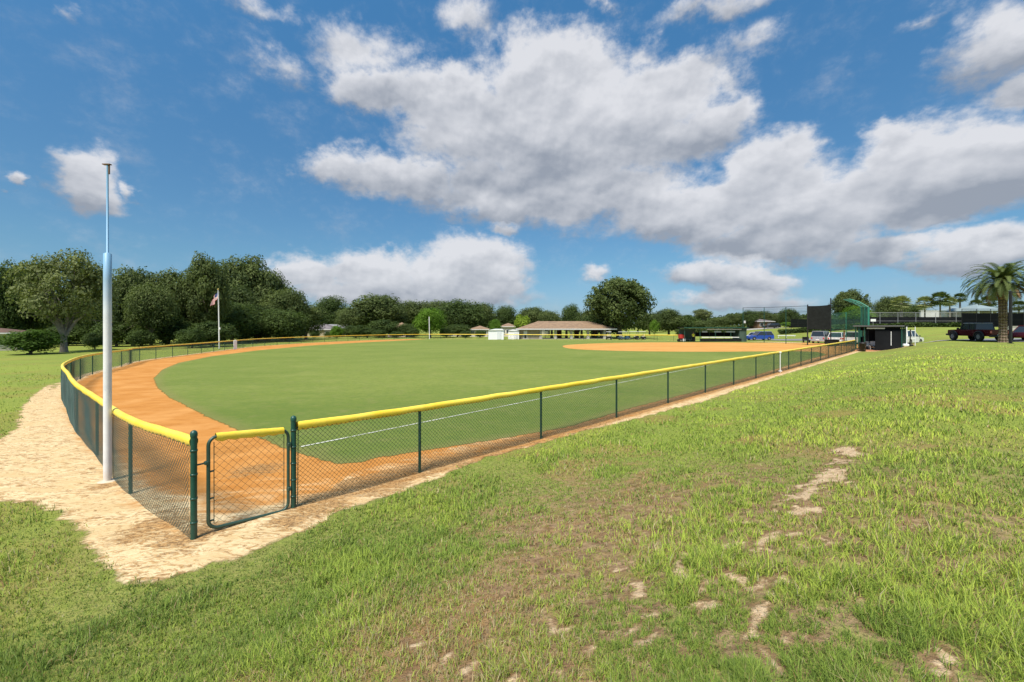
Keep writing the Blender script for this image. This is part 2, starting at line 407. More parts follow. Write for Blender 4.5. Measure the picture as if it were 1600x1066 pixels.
def off(path, o):
    path = np.asarray(path); d = np.gradient(path, axis=0); d /= np.linalg.norm(d, axis=1)[:, None]
    return path + np.stack([-d[:, 1], d[:, 0]], 1) * o
outer_px = [(1335, 552.5), (1200, 593), (1100, 627), (1030, 645), (960, 663), (905, 675), (850, 693), (760, 714), (700, 740), (660, 757), (600, 778), (520, 803), (470, 832), (420, 852), (375, 872), (330, 884),
            (250, 912), (185, 910), (150, 868), (120, 825), (96, 800), (60, 787), (0, 785), (-90, 778), (-120, 715), (-40, 700), (5, 686), (28, 668), (34, 640), (52, 618), (84, 596)]
outer = [P(*p) for p in outer_px]
arc_out = off(arc, .45)
i0 = int(np.argmin(np.abs(arc[:, 1] - 17.8)))
DIRT = np.array(list(outer) + [tuple(p) for p in arc_out[i0:]] + [tuple(p) for p in off(far, .4)] + [(38, 80), (46, 76), (54, 64), W(70, 1), W(69, 4.6), W(58.6, 4.4), W(58.6, .6)])
grass_px = [(240, 592), (246, 606), (266, 622), (316, 648), (376, 674), (420, 691), (466, 709), (529, 726), (557, 724), (591, 716), (666, 704), (760, 690), (887, 668), (990, 637), (1100, 609), (1180, 587), (1250, 566), (1290, 555)]
back_px = [(640, 531.6), (560, 535.6), (480, 540.5), (400, 548), (330, 557), (280, 567), (254, 578)]
GRASSF = np.array([P(*p) for p in grass_px] + [W(60, -2.0), (50, 58), (44, 76), (34, 83.3)] + [tuple(p) for p in off(far, -.35)[::-1][2:]] + [P(*p) for p in back_px])
inf_px = [(879, 541), (890, 545), (930, 547.5), (985, 549), (1050, 549.8), (1120, 550), (1180, 549.5), (1240, 549), (1275, 550)]
infb_px = [(1250, 536.3), (1165, 535.6), (1065, 535.2), (985, 535.7), (930, 537), (893, 538.8)]
INFIELD = np.array([P(*p) for p in inf_px] + [W(50, -.4), W(69, -.2), W(70, .8), (54, 62), (50, 70)] + [P(*p) for p in infb_px])
INFIELD = cr(INFIELD, True, 1.5)

def ax(segs):
    out = [segs[0][0]]
    for a, b, st in segs:
        n = max(1, int(round((b - a) / st))); out += list(np.linspace(a, b, n + 1)[1:])
    return np.array(out)
def grow(a, b, s0, k=1.18):
    out = []; v = a; s = s0
    while v < b: v += s; s *= k; out.append(min(v, b))
    return out
xs = ax([(-50, -22, .5), (-22, -3, .16), (-3, 6.5, .065), (6.5, 18, .16), (18, 60, .4), (60, 130, 1.5)])
xs = np.array([-q for q in grow(50, 900, 2)][::-1] + list(xs) + grow(130, 900, 4))
ys = ax([(-12, 1, .4), (1, 8.5, .065), (8.5, 20, .16), (20, 60, .4), (60, 112, .8), (112, 180, 2.5)])
ys = np.array([-q for q in grow(12, 300, 2)][::-1] + list(ys) + grow(180, 1400, 5))
GX, GY = np.meshgrid(xs, ys); GZ = g(GX, GY)
# bring the far land up a touch so it ends in gentle hills
GZ = GZ + 3.5 * sm(np.hypot(GX, GY), 260, 900)
nx, ny = len(xs), len(ys)
def lattice(name, mat, sd=None, dz=0.0, margin=.5, attrs=None, label=None):
    A = {k: v.ravel() for k, v in (attrs or {}).items()}
    idx = np.arange(nx * ny).reshape(ny, nx)
    q = np.stack([idx[:-1, :-1], idx[:-1, 1:], idx[1:, 1:], idx[1:, :-1]], -1).reshape(-1, 4)
    if sd is not None:
        keep = (sd.ravel()[q] > -margin).any(1); q = q[keep]; A['sd'] = sd.ravel()
    used = np.unique(q); rm = np.full(nx * ny, -1); rm[used] = np.arange(len(used))
    v = np.stack([GX.ravel(), GY.ravel(), GZ.ravel() + dz], 1)[used]
    me = raw_mesh(name, v, rm[q], None, {k: a[used] for k, a in A.items()}, True)
    return tag(mobj(name, me, mat), label=label, kind='structure')

path_px = [(1332, 702), (1300, 735), (1262, 778), (1215, 822), (1180, 850)]
path2_px = [(1150, 880), (1080, 935), (990, 985), (900, 1040), (860, 1120)]
PATH = [P(*p) for p in path_px]; PATH2 = [P(*p) for p in path2_px]
DRY = [P(*p) for p in [(985, 770), (900, 830), (790, 905), (735, 965), (690, 1040), (640, 1120)]]
def masks(x, y):
    """bare: pale sandy soil, dry: brown thatch, lush: bright growth"""
    n1 = fbm(x * 2.2, y * 2.2, 11, 4); n2 = fbm(x * 5, y * 5, 21, 4); n3 = fbm(x * .55, y * .55, 31, 4)
    dp = dline(x, y, PATH); dp2 = dline(x, y, PATH2); dr = dline(x, y, DRY)
    n7 = fbm(x * 13, y * 13, 28, 3)
    bare = sm(.22 - dp + (n2 - .5) * .55 + (n7 - .5) * .45, 0, .26)
    n5 = fbm(x * 7, y * 7, 25, 3)
    bare = np.maximum(bare, sm(n5 + .3 * (n1 - .5) + .45 * (n7 - .5) - .22 * dp2, .50, .70) * .9)
    d = np.hypot(x, y)
    bare = np.maximum(bare, sm(n5 + (n1 - .5) * .6 + .4 * (n7 - .5), .62, .80) * .7 * (1 - sm(x, 1.0, 1.5) * sm(y, 3.0, 2.3)) * sm(x, .2, 1.6) * sm(d, 8, 3))
    dry = sm(.50 - dr + (n1 - .5) * 1.2, 0, .5); dry = np.maximum(dry, .75 * sm(1.3 - dr + (n1 - .5) * 2.2 + (n2 - .5) * 1.5, 0, 1.0))
    dry = np.maximum(dry, .6 * sm(fbm(x * .9, y * .9, 41, 4), .54, .68) * sm(d, 26, 6) * sm(x, -2.5, 0))
    dry = np.maximum(dry, .25 * sm(n3, .5, .7))
    lush = sm(n3 + .2 * (n1 - .5), .38, .62)
    return bare, dry, lush

sdD = sdist(GX, GY, DIRT); sdG = sdist(GX, GY, GRASSF); sdI = sdist(GX, GY, INFIELD)
bare, dry, lush = masks(GX, GY)
S_ = (GX - P0[0]) * V[0] + (GY - P0[1]) * V[1]

def edge_alpha(t, sdsock, pos, amp, scale, soft=.03, det=6):
    n = t.noise(pos, scale, det, .65)
    v = t.m('ADD', sdsock, t.m('MULTIPLY', t.m('SUBTRACT', n, .5), amp))
    return t.ss(v, -soft, soft), v
def ground_mat():
    m = bpy.data.materials.new('rough grass ground'); m.use_nodes = True; t = NT(m.node_tree); b = t.n['Principled BSDF']
    pos = t.new('ShaderNodeNewGeometry').outputs['Position']
    A = lambda k: t.new('ShaderNodeAttribute', attribute_name=k).outputs['Fac']
    n1 = t.noise(pos, .12, 5, .6); n2 = t.noise(pos, 1.1, 6, .65); n3 = t.noise(pos, 14, 5, .7); n4 = t.noise(pos, 55, 3, .7)
    gr = t.mix(t.lin(n3, .3, .7), (.11, .145, .034), (.27, .33, .065))
    gr = t.mix(t.ss(n2, .42, .62, 0, .6), gr, (.215, .275, .046))
    gr = t.mix(t.ss(n1, .42, .58, 0, .55), gr, (.255, .30, .056))
    gr = t.mix(t.m('MULTIPLY', A('dry'), .85), gr, t.mix(n3, (.20, .10, .04), (.42, .23, .10)))
    gr = t.mix(t.ss(n4, .55, .75, 0, .35), gr, (.21, .17, .08))
    sand = t.mix(t.lin(n3, .3, .7), (.44, .30, .17), (.62, .48, .31))
    sand = t.mix(t.ss(n4, .5, .7, 0, .5), sand, (.30, .15, .07))
    gr = t.mix(t.m('MULTIPLY', A('soil'), t.ss(t.noise(pos, 5.5, 6, .7), .36, .58, .35, .95)), gr, t.mix(t.lin(t.noise(pos, 9, 6, .7), .35, .65), (.11, .065, .035), (.40, .275, .16)))
    gr = t.mix(t.ss(A('bare'), .02, .35, 0, .8), gr, t.mix(n3, (.13, .075, .04), (.30, .19, .10)))
    bm = t.ss(t.m('ADD', A('bare'), t.m('MULTIPLY', t.m('SUBTRACT', n3, .5), 1.7)), .34, .95)
    c = t.mix(bm, gr, sand)
    t.put(b, 'Base Color', c); b.inputs['Roughness'].default_value = .95; b.inputs['Specular IOR Level'].default_value = .1
    h = t.m('ADD', t.m('MULTIPLY', n3, 1.0), t.m('MULTIPLY', n4, .4))
    bn = t.new('ShaderNodeBump', {'Strength': .7, 'Distance': .06, 'Height': h}); t.l.new(bn.outputs[0], b.inputs['Normal'])
    return m
def sheet_out(t, b, alpha):
    tr = t.new('ShaderNodeBsdfTransparent'); mx = t.new('ShaderNodeMixShader', {0: alpha, 1: tr.outputs[0], 2: b.outputs[0]})
    t.l.new(mx.outputs[0], t.n['Material Output'].inputs[0])
def dirt_mat():
    m = bpy.data.materials.new('orange and pale sand'); m.use_nodes = True; t = NT(m.node_tree); b = t.n['Principled BSDF']
    pos = t.new('ShaderNodeNewGeometry').outputs['Position']
    A = lambda k: t.new('ShaderNodeAttribute', attribute_name=k).outputs['Fac']
    st = t.new('ShaderNodeMapping', {0: pos, 2: (0, 0, R(-28)), 3: (.55, 1.35, 1)}).outputs[0]
    n1 = t.noise(pos, .6, 5, .6); n2 = t.noise(st, 1.7, 9, .66, 1.2); n3 = t.noise(pos, 26, 6, .75); n4 = t.noise(st, 7.5, 9, .74, 1.8)
    orange = t.mix(t.lin(n2, .3, .7), (.40, .165, .036), (.53, .245, .066))
    orange = t.mix(t.ss(n4, .52, .72, 0, .5), orange, (.33, .135, .035)); orange = t.mix(t.ss(n1, .45, .65, 0, .6), orange, (.57, .29, .095))
    pale = t.mix(t.lin(n2, .35, .68), (.54, .39, .20), (.74, .60, .37))
    pale = t.mix(t.ss(n3, .5, .75, 0, .4), pale, (.50, .34, .17))
    thatch = t.mix(t.ss(n3, .38, .62), (.11, .05, .016), (.46, .27, .11))
    pf = t.ss(t.m('ADD', A('pale'), t.m('MULTIPLY', t.m('SUBTRACT', n2, .5), .9)), .3, .7)
    c = t.mix(pf, orange, pale)
    tf = t.m('MULTIPLY', t.ss(t.m('ADD', t.m('ADD', n4, t.m('MULTIPLY', n2, .4)), t.m('ADD', t.m('MULTIPLY', A('thatch'), .27), t.m('MULTIPLY', t.m('SUBTRACT', n3, .5), .35))), .80, .95), t.ss(A('thatch'), .0, .5, .0, .9))
    c = t.mix(tf, c, thatch)
    t.put(b, 'Base Color', c); b.inputs['Roughness'].default_value = .95; b.inputs['Specular IOR Level'].default_value = .08
    bn = t.new('ShaderNodeBump', {'Strength': .55, 'Distance': .04, 'Height': t.m('ADD', t.m('ADD', n2, t.m('MULTIPLY', n3, .35)), t.m('MULTIPLY', n4, .4))}); t.l.new(bn.outputs[0], b.inputs['Normal'])
    a, _ = edge_alpha(t, A('sd'), pos, .55, 2.6, .05, 9); sheet_out(t, b, a)
    return m
def turf_mat():
    m = bpy.data.materials.new('mown outfield turf'); m.use_nodes = True; t = NT(m.node_tree); b = t.n['Principled BSDF']
    pos = t.new('ShaderNodeNewGeometry').outputs['Position']
    A = lambda k: t.new('ShaderNodeAttribute', attribute_name=k).outputs['Fac']
    st = t.new('ShaderNodeMapping', {0: pos, 2: (0, 0, R(18)), 3: (.5, 1.0, 1)}).outputs[0]
    n1 = t.noise(st, .13, 6, .62); n2 = t.noise(st, .7, 7, .66); n3 = t.noise(pos, 5, 6, .7); n4 = t.noise(pos, 60, 3, .7)
    c = t.mix(t.lin(n1, .35, .65), (.140, .188, .032), (.225, .258, .054))
    c = t.mix(t.ss(n2, .45, .68, 0, .5), c, (.225, .255, .062))
    c = t.mix(t.ss(n3, .36, .66, 0, .6), c, (.110, .165, .032)); c = t.mix(t.ss(t.noise(pos, .35, 7, .7), .48, .68, 0, .45), c, (.24, .26, .07))
    c = t.mix(t.ss(n4, .4, .7, 0, .45), c, (.09, .14, .03))
    c = t.mix(t.ss(A('lo'), .0, 1.0, 0, .42), c, (.075, .125, .022)); c = t.mix(t.ss(t.noise(pos, 1.6, 8, .72), .50, .74, 0, .5), c, (.215, .205, .075)); c = t.mix(t.ss(A('sd'), .55, .0, 0, .45), c, (.22, .19, .07))
    t.put(b, 'Base Color', c); b.inputs['Roughness'].default_value = .9; b.inputs['Specular IOR Level'].default_value = .15
    bn = t.new('ShaderNodeBump', {'Strength': .5, 'Distance': .03, 'Height': t.m('ADD', n4, n3)}); t.l.new(bn.outputs[0], b.inputs['Normal'])
    a, _ = edge_alpha(t, A('sd'), pos, .30, 4.0, .04, 8); sheet_out(t, b, a)
    return m
def infield_mat():
    m = bpy.data.materials.new('raked infield clay'); m.use_nodes = True; t = NT(m.node_tree); b = t.n['Principled BSDF']
    pos = t.new('ShaderNodeNewGeometry').outputs['Position']
    A = lambda k: t.new('ShaderNodeAttribute', attribute_name=k).outputs['Fac']
    n1 = t.noise(pos, .2, 5, .6); n2 = t.noise(pos, 2, 6, .7)
    c = t.mix(t.lin(n1, .35, .65), (.48, .23, .06), (.56, .29, .085)); c = t.mix(t.ss(n2, .4, .7, 0, .4), c, (.60, .35, .14))
    t.put(b, 'Base Color', c); b.inputs['Roughness'].default_value = .95; b.inputs['Specular IOR Level'].default_value = .05
    a, _ = edge_alpha(t, A('sd'), pos, .3, 1.2, .08); sheet_out(t, b, a)
    return m
soil = sm(np.hypot(GX, GY), 10, 4.5) * (.35 + .65 * sm(GX, -1.8, .6))
lattice('ground', ground_mat(), None, 0, attrs={'bare': bare, 'dry': dry, 'soil': soil})
rr = np.hypot(GX + 4.5, GY - 5.5)
insd = sdist(GX, GY, np.array([GA] + [tuple(p) for p in arc[::4]] + [(-10, 103), (34, 84), (50, 62), NPOST[-1], GB]))
pale = np.clip(.5 - insd * 1.1, 0, 1) * 1.0 + .24 * sm(rr, 2.6, .8) * (insd > 0) + .20 * (insd > 0) * sm(rr, 9, 3)
pale = np.where((S_ > -2) & (GX > -2.6), pale * .8, pale)
thatch = .52 + .0 * GX
thatch = np.where(insd > .3, .12, thatch)
for (px_, py_, rad, k) in [(240, 825, .55, 1.0), (300, 838, .4, 1.0), (400, 735, .5, .9), (160, 760, .4, .8), (90, 745, .4, .5), (60, 715, .7, .3), (500, 790, .6, 1), (600, 760, .6, 1), (700, 722, .8, .9), (215, 880, .4, .5), (450, 815, .35, .9), (760, 700, .8, .7)]:
    q = P(px_, py_); thatch = np.maximum(thatch, k * np.exp(-((GX - q[0]) ** 2 + (GY - q[1]) ** 2) / rad ** 2) * 1.2)
thatch = np.where((S_ > -.55) & (S_ < .25) & (GX > -3), np.maximum(thatch, .9), thatch); pale = np.where((S_ > -.9) & (S_ <= 0) & (GX > -3), np.maximum(pale, .42), pale)
lattice('dirt_track', dirt_mat(), sdD, .006, attrs={'pale': np.clip(pale, 0, 1), 'thatch': np.clip(thatch, 0, 1)})
lo = sm(np.hypot(GX, GY), 22, 8)
lattice('outfield_turf', turf_mat(), sdG, .012, attrs={'lo': lo})
lattice('infield_clay', infield_mat(), sdI, .018)

def strip(name, pts, width, dz, mat, step=1.0):
    c = cr(pts, False, step); a = off(c, width / 2); b = off(c, -width / 2); v = []
    for p in (a, b): v += [(x, y, float(g(x, y)) + 3.5 * float(sm(math.hypot(x, y), 260, 900)) + dz) for x, y in p]
    n = len(c); me = raw_mesh(name, v, [(i, i + n, i + n + 1, i + 1) for i in range(n - 1)])
    return mobj(name, me, mat)
CHALK = paint('white field chalk', (.72, .72, .68), .9, 0, .2, 5, dirt=(.40, .45, .28))
fl0 = P(470, 699.5); fl1 = P(1079, 576.5)
fd = ((fl1[0] - fl0[0]), (fl1[1] - fl0[1]))
fl = [(fl0[0] + fd[0] * k, fl0[1] + fd[1] * k) for k in np.linspace(0, 1.9, 30)]
def chalk_mat():
    m = bpy.data.materials.new('broken chalk line'); m.use_nodes = True; t = NT(m.node_tree); b = t.n['Principled BSDF']
    pos = t.new('ShaderNodeNewGeometry').outputs['Position']; n = t.noise(pos, 9, 8, .75); n2 = t.noise(pos, 1.3, 4, .6)
    t.put(b, 'Base Color', t.mix(n, (.55, .56, .45), (.74, .74, .70))); b.inputs['Roughness'].default_value = .95
    sheet_out(t, b, t.m('MULTIPLY', t.ss(n, .38, .52), t.lin(n2, .3, .6, .45, .95))); return m
tag(strip('foul_line', fl, .07, .022, chalk_mat(), .5), kind='structure')
ASPH = paint('worn asphalt', (.20, .20, .20), .9, 0, .15, .7)
tag(strip('parking_road', [at(1120, 96), at(1200, 86), at(1265, 80), at(1330, 76)], 7, .06, ASPH), kind='structure')
tag(strip('upper_road', [at(1130, 150), at(1175, 142), at(1225, 134), at(1262, 132)], 9, .06, CONC), kind='structure')
tag(strip('path', [at(1448, 45.0), at(1470, 45.5), at(1495, 45.8), at(1530, 46)], 1.5, .05, CONC), kind='structure')
tag(strip('truck_parking', [at(1515, 47.5), at(1580, 43.5), at(1640, 41)], 7, .04, ASPH), kind='structure')

# ------------------------------------------------------------------ foreground grass blades (one object, uncountable)
def blades():
    rng = np.random.default_rng(5); N = 720000
    r0, r1 = 1.2, 34.0
    u = rng.random(N); k = .75
    r = (r0 ** -k + u * (r1 ** -k - r0 ** -k)) ** (-1 / k)
    a = np.radians(rng.uniform(-62, 62, N)); x = r * np.sin(a) ; y = r * np.cos(a)
    y = r * 1.0; x = r * np.tan(np.radians(rng.uniform(-54.5, 54.5, N)))
    # gather into tufts
    tx = np.round(x / .055 + rng.normal(0, .3, N)) * .055; ty = np.round(y / .055 + rng.normal(0, .3, N)) * .055
    clump = rng.random(N) < .40
    jx = (_hash(tx * 1000, ty * 1000, 3) - .5) * .09; jy = (_hash(tx * 1000, ty * 1000, 4) - .5) * .09
    near = r < 7
    x = np.where(clump & near, tx + jx + rng.normal(0, .016, N), x); y = np.where(clump & near, ty + jy + rng.normal(0, .016, N), y)
    xb = rng.uniform(-6, 7, 90000); yb = rng.uniform(-4.5, 1.5, 90000); x = np.concatenate([x, xb]); y = np.concatenate([y, yb]); r = np.concatenate([r, np.full(90000, 3.0)]); N = len(x)
    ed = sdist(x, y, DIRT); keep = ed < -.02 + rng.normal(0, .05, N) + (fbm(x * 3, y * 3, 77, 3) - .5) * .35
    b, dr, lu = masks(x, y)
    keep &= rng.random(N) > np.clip(b * 1.5, 0, .94)
    keep &= rng.random(N) > np.clip(dr * .72, 0, .8) * sm(r, 18, 6)
    keep &= ~((r > 24) & (rng.random(N) < .5)); keep &= ~((x < -7) & (rng.random(N) < .45 * sm(r, 9, 20)))
    hf = fbm(x * 8, y * 8, 123, 3); keep &= rng.random(N) > .86 * sm(hf, .52, .62) * sm(x, -1.5, .8) * sm(r, 9, 4)
    hf2 = fbm(x * 17, y * 17, 127, 2); keep &= rng.random(N) > .6 * sm(hf2, .55, .7) * sm(r, 8, 3)
    x, y, r, dr, lu, b, ed = [q[keep] for q in (x, y, r, dr, lu, b, ed)]; N = len(x)
    z = g(x, y)
    tall = fbm(x * 1.3, y * 1.3, 91, 3); tuft = fbm(x * 6, y * 6, 95, 2)
    lenm = .034 + .072 * sm(tall, .30, .65) * (.45 + .55 * sm(tuft, .3, .7)) + .02 * lu
    lenm = lenm * (1 - .45 * dr) * (1 - .4 * np.clip(b, 0, 1)) * np.where(np.abs(ed) < .5, .7, 1)
    far_ = sm(r, 8, 30)
    L = lenm * rng.uniform(.5, 1.35, N) * (1 + .25 * far_); L = np.minimum(L, .19) * (1 - .35 * sm(r, 14, 34))
    wd = (.0011 + .0014 * rng.random(N)) * (1 + .45 * np.maximum(0, r - 2.0))
    wd = np.minimum(wd, .021)
    az = rng.uniform(0, 2 * PI, N); lean = .15 + rng.beta(1.6, 1.8, N) * 1.3
    d1 = np.stack([np.cos(az) * np.sin(lean * .45), np.sin(az) * np.sin(lean * .45), np.cos(lean * .45)], 1)
    d2 = np.stack([np.cos(az) * np.sin(lean * 1.3), np.sin(az) * np.sin(lean * 1.3), np.cos(lean * 1.3)], 1)
    fa = az + PI / 2 + rng.normal(0, .6, N); sd = np.stack([np.cos(fa), np.sin(fa), np.zeros(N)], 1) * wd[:, None]
    p0 = np.stack([x, y, z - .008], 1); p1 = p0 + d1 * L[:, None] * .55; p2 = p1 + d2 * L[:, None] * .6
    vs = np.stack([p0 - sd, p0 + sd, p1 + sd * .8, p1 - sd * .8, p2], 1).reshape(-1, 3)
    base = np.arange(N)[:, None] * 5
    c1 = np.array((.085, .145, .026)); c2 = np.array((.25, .35, .060)); c3 = np.array((.48, .57, .085)); br = np.array((.36, .22, .10)); st = np.array((.52, .46, .27))
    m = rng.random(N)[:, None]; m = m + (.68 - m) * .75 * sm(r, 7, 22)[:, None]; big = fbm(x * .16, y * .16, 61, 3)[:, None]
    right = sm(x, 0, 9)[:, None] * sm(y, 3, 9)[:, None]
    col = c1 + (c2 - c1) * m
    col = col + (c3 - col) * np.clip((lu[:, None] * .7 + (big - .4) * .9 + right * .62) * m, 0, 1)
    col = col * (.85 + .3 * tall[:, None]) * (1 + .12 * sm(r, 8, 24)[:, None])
    pb = np.clip(.06 + dr * .52 + .25 * b, 0, .85); isb = rng.random(N) < pb
    col = np.where(isb[:, None], (br * (.55 + .6 * rng.random(N)[:, None])) + (st - br) * rng.random(N)[:, None] ** 2.2, col)
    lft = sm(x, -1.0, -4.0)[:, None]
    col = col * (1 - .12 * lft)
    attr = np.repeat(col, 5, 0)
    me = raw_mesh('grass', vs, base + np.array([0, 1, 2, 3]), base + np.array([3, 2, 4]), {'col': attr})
    m_ = bpy.data.materials.new('grass blades'); m_.use_nodes = True; t = NT(m_.node_tree); t.n.clear()
    a_ = t.new('ShaderNodeAttribute', attribute_name='col').outputs['Color']
    ge = t.new('ShaderNodeNewGeometry').outputs['Normal']; nn = t.new('ShaderNodeVectorMath', {0: ge, 1: (0, 0, .9)}, operation='ADD').outputs[0]; nn = t.new('ShaderNodeVectorMath', {0: nn}, operation='NORMALIZE').outputs[0]
    d = t.new('ShaderNodeBsdfPrincipled', {'Base Color': a_, 'Roughness': .55, 'Specular IOR Level': .2, 'Normal': nn})
    tr = t.new('ShaderNodeBsdfTranslucent', {0: t.mix(1.0, a_, (1.1, 1.15, .6), 'MULTIPLY')})
    mx = t.new('ShaderNodeMixShader', {0: .35, 1: d.outputs[0], 2: tr.outputs[0]}); t.new('ShaderNodeOutputMaterial', {0: mx.outputs[0]})
    tag(mobj('grass', me, m_), 'short uneven grass with dry brown tufts covering the bank', 'grass', kind='stuff')
blades()

# ------------------------------------------------------------------ chain link fences
class Path:
    def __init__(s, pts, step=.1, org=None):
        c = cr(pts, False, step) if len(pts) > 2 else np.array([np.array(pts[0]) + (np.array(pts[1]) - np.array(pts[0])) * k for k in np.linspace(0, 1, 12)])
        d = np.concatenate([[0], np.cumsum(np.linalg.norm(np.diff(c, axis=0), axis=1))])
        s.c = c; s.s = d; s.L = d[-1]; s.zz = g(c[:, 0], c[:, 1])
        k = 15 if len(c) > 60 else 1
        if k > 1: s.zz = np.convolve(np.pad(s.zz, k // 2, 'edge'), np.ones(k) / k, 'valid')
    def xyz(s, q):
        return np.interp(q, s.s, s.c[:, 0]), np.interp(q, s.s, s.c[:, 1]), np.interp(q, s.s, s.zz)
    def nrm(s, q):
        x0, y0, _ = s.xyz(np.clip(q - .05, 0, s.L)); x1, y1, _ = s.xyz(np.clip(q + .05, 0, s.L)); l = np.hypot(x1 - x0, y1 - y0) + 1e-9
        return -(y1 - y0) / l, (x1 - x0) / l
def mesh_panel(path, h0, h1, cell, r, origin, name, mat, parent, s0=0.0, s1=None, side=0.0, K=4, wob=0.0):
    s1 = path.L if s1 is None else s1; H = h1 - h0; V_ = []; Q = []
    for sign in (1, -1):
        st = np.arange(s0 - H, s1 + H, cell); v = np.linspace(0, H, K + 1)
        S = st[:, None] + sign * v[None, :]; Vv = np.broadcast_to(v, S.shape).copy()
        # clip to the panel
        lo_t = np.where(sign > 0, (s0 - st), (st - s1)); hi_t = np.where(sign > 0, (s1 - st), (st - s0))
        a = np.clip(lo_t, 0, H); b = np.clip(hi_t, 0, H); ok = b - a > .01; st, a, b = st[ok], a[ok], b[ok]
        Vv = a[:, None] + (b - a)[:, None] * np.linspace(0, 1, K + 1)[None]; S = st[:, None] + sign * Vv
        x, y, z = path.xyz(S); nx_, ny_ = path.nrm(S)
        wv = side + sign * r * .8 + wob * np.sin(S * 2.1 + 1.0) * np.sin(Vv / H * PI) 
        x = x + nx_ * wv; y = y + ny_ * wv
        z = z + h0 + Vv + (wob * .8 * (np.sin(S * 3.3) - .3) * np.clip(1 - Vv / .25, 0, 1) if wob else 0)
        c = np.stack([x, y, z], -1) - np.array(origin)
        tx, ty = ny_, -nx_
        n, k1 = S.shape; ring = []
        # cross-section in the plane of fence normal and the in-plane perpendicular of the wire
        px_, py_, pz_ = -sign * tx * .7071, -sign * ty * .7071, np.full_like(tx, .7071)
        for j in range(3):
            q = 2 * PI * j / 3 + .4
            ring.append(c + r * (math.cos(q) * np.stack([nx_, ny_, 0 * nx_], -1) + math.sin(q) * np.stack([px_, py_, pz_], -1)))
        ring = np.stack(ring, 2)             # n,k1,3,3
        base = sum(len(q) for q in V_); V_.append(ring.reshape(-1, 3))
        ii = (np.arange(n)[:, None, None] * k1 + np.arange(k1 - 1)[None, :, None]) * 3; j = np.arange(3)[None, None, :]; j2 = (j + 1) % 3
        Q.append(np.stack([ii + j, ii + j2, ii + 3 + j2, ii + 3 + j], -1).reshape(-1, 4) + base)
    me = raw_mesh(name, np.concatenate(V_), np.concatenate(Q)); return mobj(name, me, mat, parent)
def cap_sweep(path, H, origin, parent, s0=0.0, s1=None, step=.06, r=.047, name='rail_cap', flat=1.0):
    s1 = path.L if s1 is None else s1; n = max(3, int((s1 - s0) / step)); S = np.linspace(s0, s1, n)
    x, y, z = path.xyz(S); nx_, ny_ = path.nrm(S)
    prof = []; A = np.linspace(-62, 242, 15)
    for a in A: prof.append((r * math.cos(R(a)), r * 1.12 * math.sin(R(a)) * (1.0 if math.sin(R(a)) > 0 else 1.35)))
    for a in A[::-1]: prof.append(((r - .005) * math.cos(R(a)), (r - .005) * 1.12 * math.sin(R(a)) * (1.0 if math.sin(R(a)) > 0 else 1.35)))
    m = len(prof); vs = np.zeros((n, m, 3))
    cor = 1 + .035 * np.sin(S * 2 * PI / .12) + .03 * (vnoise(S * 1.7, S * 0, 5) - .5)
    cor = cor * (1 - .16 * np.exp(-(((S + 1.1) % 2.95 - .5) / .022) ** 2))
    wav = .012 * (vnoise(S * 2.2, S * 0 + 3, 9) - .5)
    rows = np.arange(n)
    for j, (a, b) in enumerate(prof):
        low = b < 0
        bb = b * (cor if not low else 1 + .22 * np.sin(S * 2 * PI / .12) + .3 * (vnoise(S * 3, S * 0, 15) - .5))
        aa = a * cor
        vs[:, j, 0] = x + nx_ * aa; vs[:, j, 1] = y + ny_ * aa; vs[:, j, 2] = z + H + bb + wav
    vs = vs.reshape(-1, 3) - np.array(origin)
    i = rows[:-1, None] * m; j = np.arange(m)[None]; j2 = (j + 1) % m
    q = np.stack([i + j, i + j2, i + m + j2, i + m + j], -1).reshape(-1, 4)
    me = raw_mesh(name, vs, q, None, None, True); return mobj(name, me, YCAP, parent)
def post(parent, p, origin, h=1.16, r=.03, term=False, bands=0, mat=None, n=10):
    z = gz(*p); b = (p[0] - origin[0], p[1] - origin[1], z - origin[2]); mat = mat or GREEN
    o = MB().tube([(b[0], b[1], b[2] - .25), (b[0], b[1], b[2] + h)], r, n).build('post', mat, parent)
    if term:
        MB().lathe([(r * 1.12, -.03), (r * 1.15, .0), (r * 1.0, .022), (r * .55, .04), (.001, .046)], (b[0], b[1], b[2] + h), 14).build('post_cap', mat, o)
    for k in range(bands):
        zz = b[2] + h * (k + .7) / (bands + .4)
        MB().lathe([(r * .98, -.012), (r * 1.14, -.012), (r * 1.14, .012), (r * .98, .012)], (b[0], b[1], zz), 12).build('tension_band', mat, o)
    return o
FH = 1.20
GF = 'yellow capped chain link fences round the ball field'
# sideline fence
org = (GB[0], GB[1], gz(*GB))
fr = thing('chain_link_fence', 'straight green chain link fence with yellow cap running from the gate to the near dugout', 'fence', org, 0, GF)
pth = Path([GB] + [W(t_, 0) for t_ in np.linspace(4, 60.6, 30)])
MB().tube([(float(a), float(b), float(c)) for a, b, c in zip(*[q - o_ for q, o_ in zip(pth.xyz(np.linspace(0, pth.L, 60)), (org[0], org[1], org[2] - 1.16))])], .02, 6).build('top_rail', GREEN, fr)
mesh_panel(pth, .03, 1.17, .072, .0027, org, 'wire_mesh', WIRE, fr, K=3, side=-.034, wob=.006)
cap_sweep(pth, FH, org, fr, .05)
post(fr, GB, org, 1.30, .036, True, 5, n=16)
for i, p in enumerate(NPOST[1:]): post(fr, p, org, 1.15, .027 if i < 17 else .045)
MB().tube([(.05, .02, .04), (.055, .025, 1.15)], .006, 6).build('tension_bar', GREEN, fr)
